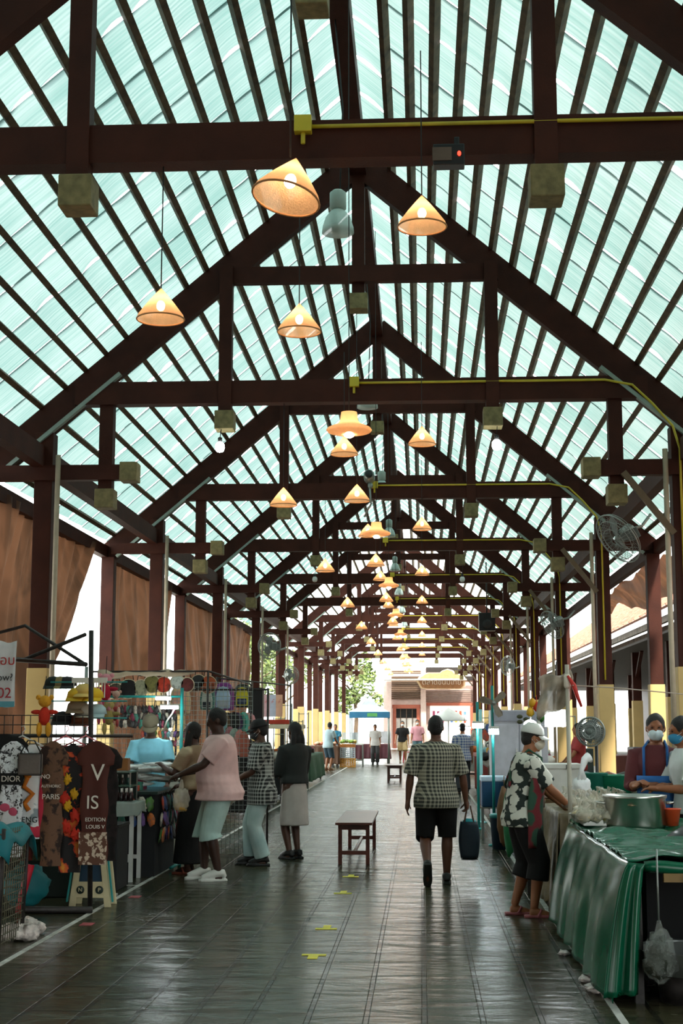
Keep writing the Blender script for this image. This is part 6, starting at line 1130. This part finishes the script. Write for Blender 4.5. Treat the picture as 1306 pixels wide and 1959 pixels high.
for k, (px, Y, hx, w_, h_, lab) in enumerate([(928, 17.5, '6a4a2c', .16, .7, 'brown sack hanging beside the flowered shirt woman'), (936, 16.6, '2c7a4c', .12, .75, 'green plastic bag hanging beside the flowered shirt woman'), (897, 24, '7a3c2c', .12, .6, 'red brown bag hanging from the second right stall')]): x, z = at(px, 1560 if k < 2 else 1480, Y); b = MB(); b.ell((0, 0, 0), (w_ * .6, .08, h_ * .5), 12, 10, lump=.2, seed=k).tube([(0, 0, h_ * .45), (0, 0, h_ * .7)], .006, 5); one(b, 'hanging_bag', hm(hx, .6, bump=.5, bscale=12), lab, 'bag', (max(.98, x), Y, .5))
t = thing('waste_bin', 'dark blue bin on the floor under the teal fan pole', 'bin', (1.02, 19.0, 0)); b = MB(); b.lathe([(.12, 0), (.15, .42), (.16, .43), (.14, .42), (.11, .02), (0, .02)], n=20); b.build('body', hm('122a3c', .5), t); b = MB(); b.lathe([(.15, .4), (.158, .44), (.14, .45)], n=20); b.build('rim', TEAL, t)
stalltable(1.2, 2.6, 26, 31, 'second right stall table with bright packets', hm('5c4a3c', .7), clabel='brown cloth on the second right stall table', h=.85)
goods_row(1.25, 2.4, 26.2, 30.8, .87, 18, ['bottle', 'bag', 'box', 'bottle'], 'second right stall table', 'goods on the second right stall table', .1, .3)
stalltable(1.25, 2.8, 34, 41, 'third right stall table farther down the walkway', hm('8a3a34', .7), clabel='red cloth on the third right stall table', h=.85)
goods_row(1.3, 2.4, 34.2, 40.6, .87, 18, ['bag', 'box', 'bottle'], 'third right stall table', 'goods on the third right stall table', .15, .35)
stalltable(1.3, 2.8, 46, 54, 'farthest right stall table before the shop front', hm('9a9a90', .7), clabel='pale cloth on the farthest right stall table', h=.85)
goods_row(1.35, 2.4, 46.2, 53.6, .87, 18, ['bag', 'box', 'bottle'], 'farthest right stall table', 'goods on the farthest right stall table', .15, .4)
for k in range(12):
    px = 884 + (k % 6) * 8; Y = 27 + (k // 6) * 6; x, z = at(px, 1405 + (k // 6) * -6, Y); hx = PAL[(k * 5 + 3) % 13]; pouch(x + .25, Y, 1.5 + .12 * (k % 2), hx, '%s packet hanging above the right stalls, %s, %s line' % (CN[hx], ORL[k % 6], ['nearer', 'farther'][k // 6]), 'packets hanging above the right stalls', .14, .22)
for k, Y in enumerate((27, 33)): b = MB(); b.tube([(0, 0, 0), (0, 0, 1.75), (1.6, 0, 1.75), (1.6, 0, 0)], .015, 6); one(b, 'display_rack', TEAL if k else GREY, ['grey', 'teal'][k] + ' frame carrying packets above the right stalls', 'frame', (.98 + .27, Y, 0))
# round fan and things in the neighbouring hall
fan('x', at(1133, 1400, 17)[0], 17.2, at(1133, 1400, 17)[1], .17, math.radians(-20), 'black round fan on a stand behind the food stall', .1)
b = MB(); b.tube([(0, 0, 0), (0, 0, 1.35)], .02, 8).lathe([(.2, 0), (.2, .03), (.03, .05)], n=20); x, _ = at(1133, 1400, 17); one(b, 'fan_stand', BLACK, 'stand under the black round fan behind the food stall', 'stand', (x + .1, 17.5, 0))
for k in range(10):
    Y = 17.2 + k * 3.5; x_ = 5.2 + (k % 3) * 1.2; hx = ['3a2a24', '20302c', '5a2a20', '2c3440'][k % 4]; box1(x_, Y, 0, (.9, 1.2, .8 + .15 * (k % 3)), hx, '%s covered stall block in the neighbouring hall, %s from the camera' % (['brown', 'dark green', 'red brown', 'slate'][k % 4], ORD[k]), 'stall_block', 'stall')
# telephone wire across the right side
b = MB(); b.tube([P3(1095, 1311, 12.1), P3(1180, 1316, 12.3), P3(1306, 1328, 12.5), P3(1400, 1330, 12.6)], .005, 5); one(b, 'washing_line', hm('b8a89a'), 'thin pale line strung from the pale pole to the right edge', 'line')
# hand-held things
def tote(loc, label):
    t = thing('tote_bag', label, 'bag', loc); b = MB(); b.grid(lambda u, v: (math.cos(u * 6.2832) * (.085 + .02 * math.sin(v * 3.1)), math.sin(u * 6.2832) * (.045 + .03 * v), -.0 - .36 * v), 24, 10).lathe([(.0, 0), (.085, .0), (.06, .02)], n=24, c=(0, 0, -.375), sy=.85); b.build('body', hm('0f2430', .6, bump=.4, bscale=12), t, solid=.006)
    b = MB(); b.ell((0, 0, .0), (.07, .035, .03), 12, 8, lump=.4); b.build('contents', hm('1d8f98', .5), t)
    for y in (-.03, .03): b = MB(); b.tube([(-.05, y, -.02), (-.015, 0, .16), (.015, 0, .16), (.05, y, -.02)], .008, 6); b.build('handle', hm('6a4a3c', .6), t)
tote((.47, 14.86, .62), 'dark blue tote bag carried in the right hand of the centre man')
t = thing('shopping_bag', 'clear plastic bag with yellow food hanging from the hand of the pink shirt man', 'bag', (-2.56, 15.28, .88)); b = MB(); b.ell((0, 0, -.07), (.09, .07, .13), 16, 12, lump=.3, seed=4).tube([(0, 0, .04), (0, 0, .14)], [.03, .015], 8); b.build('plastic', BAGP, t); b = MB(); b.ell((0, 0, -.15), (.07, .055, .045), 14, 9, lump=.3, seed=6); b.build('food', hm('c89a48', .6), t)
t = thing('shopping_bag', 'small plastic bag held by the man in the black and white checked shirt', 'bag', (-2.22, 16.74, .84)); b = MB(); b.ell((0, 0, -.05), (.06, .05, .1), 14, 10, lump=.3, seed=9).tube([(0, 0, .03), (0, 0, .14)], [.02, .01], 7); b.build('plastic', BAGP, t); b = MB(); b.ell((0, 0, -.1), (.045, .04, .035), 12, 8); b.build('food', hm('b87a30', .6), t)
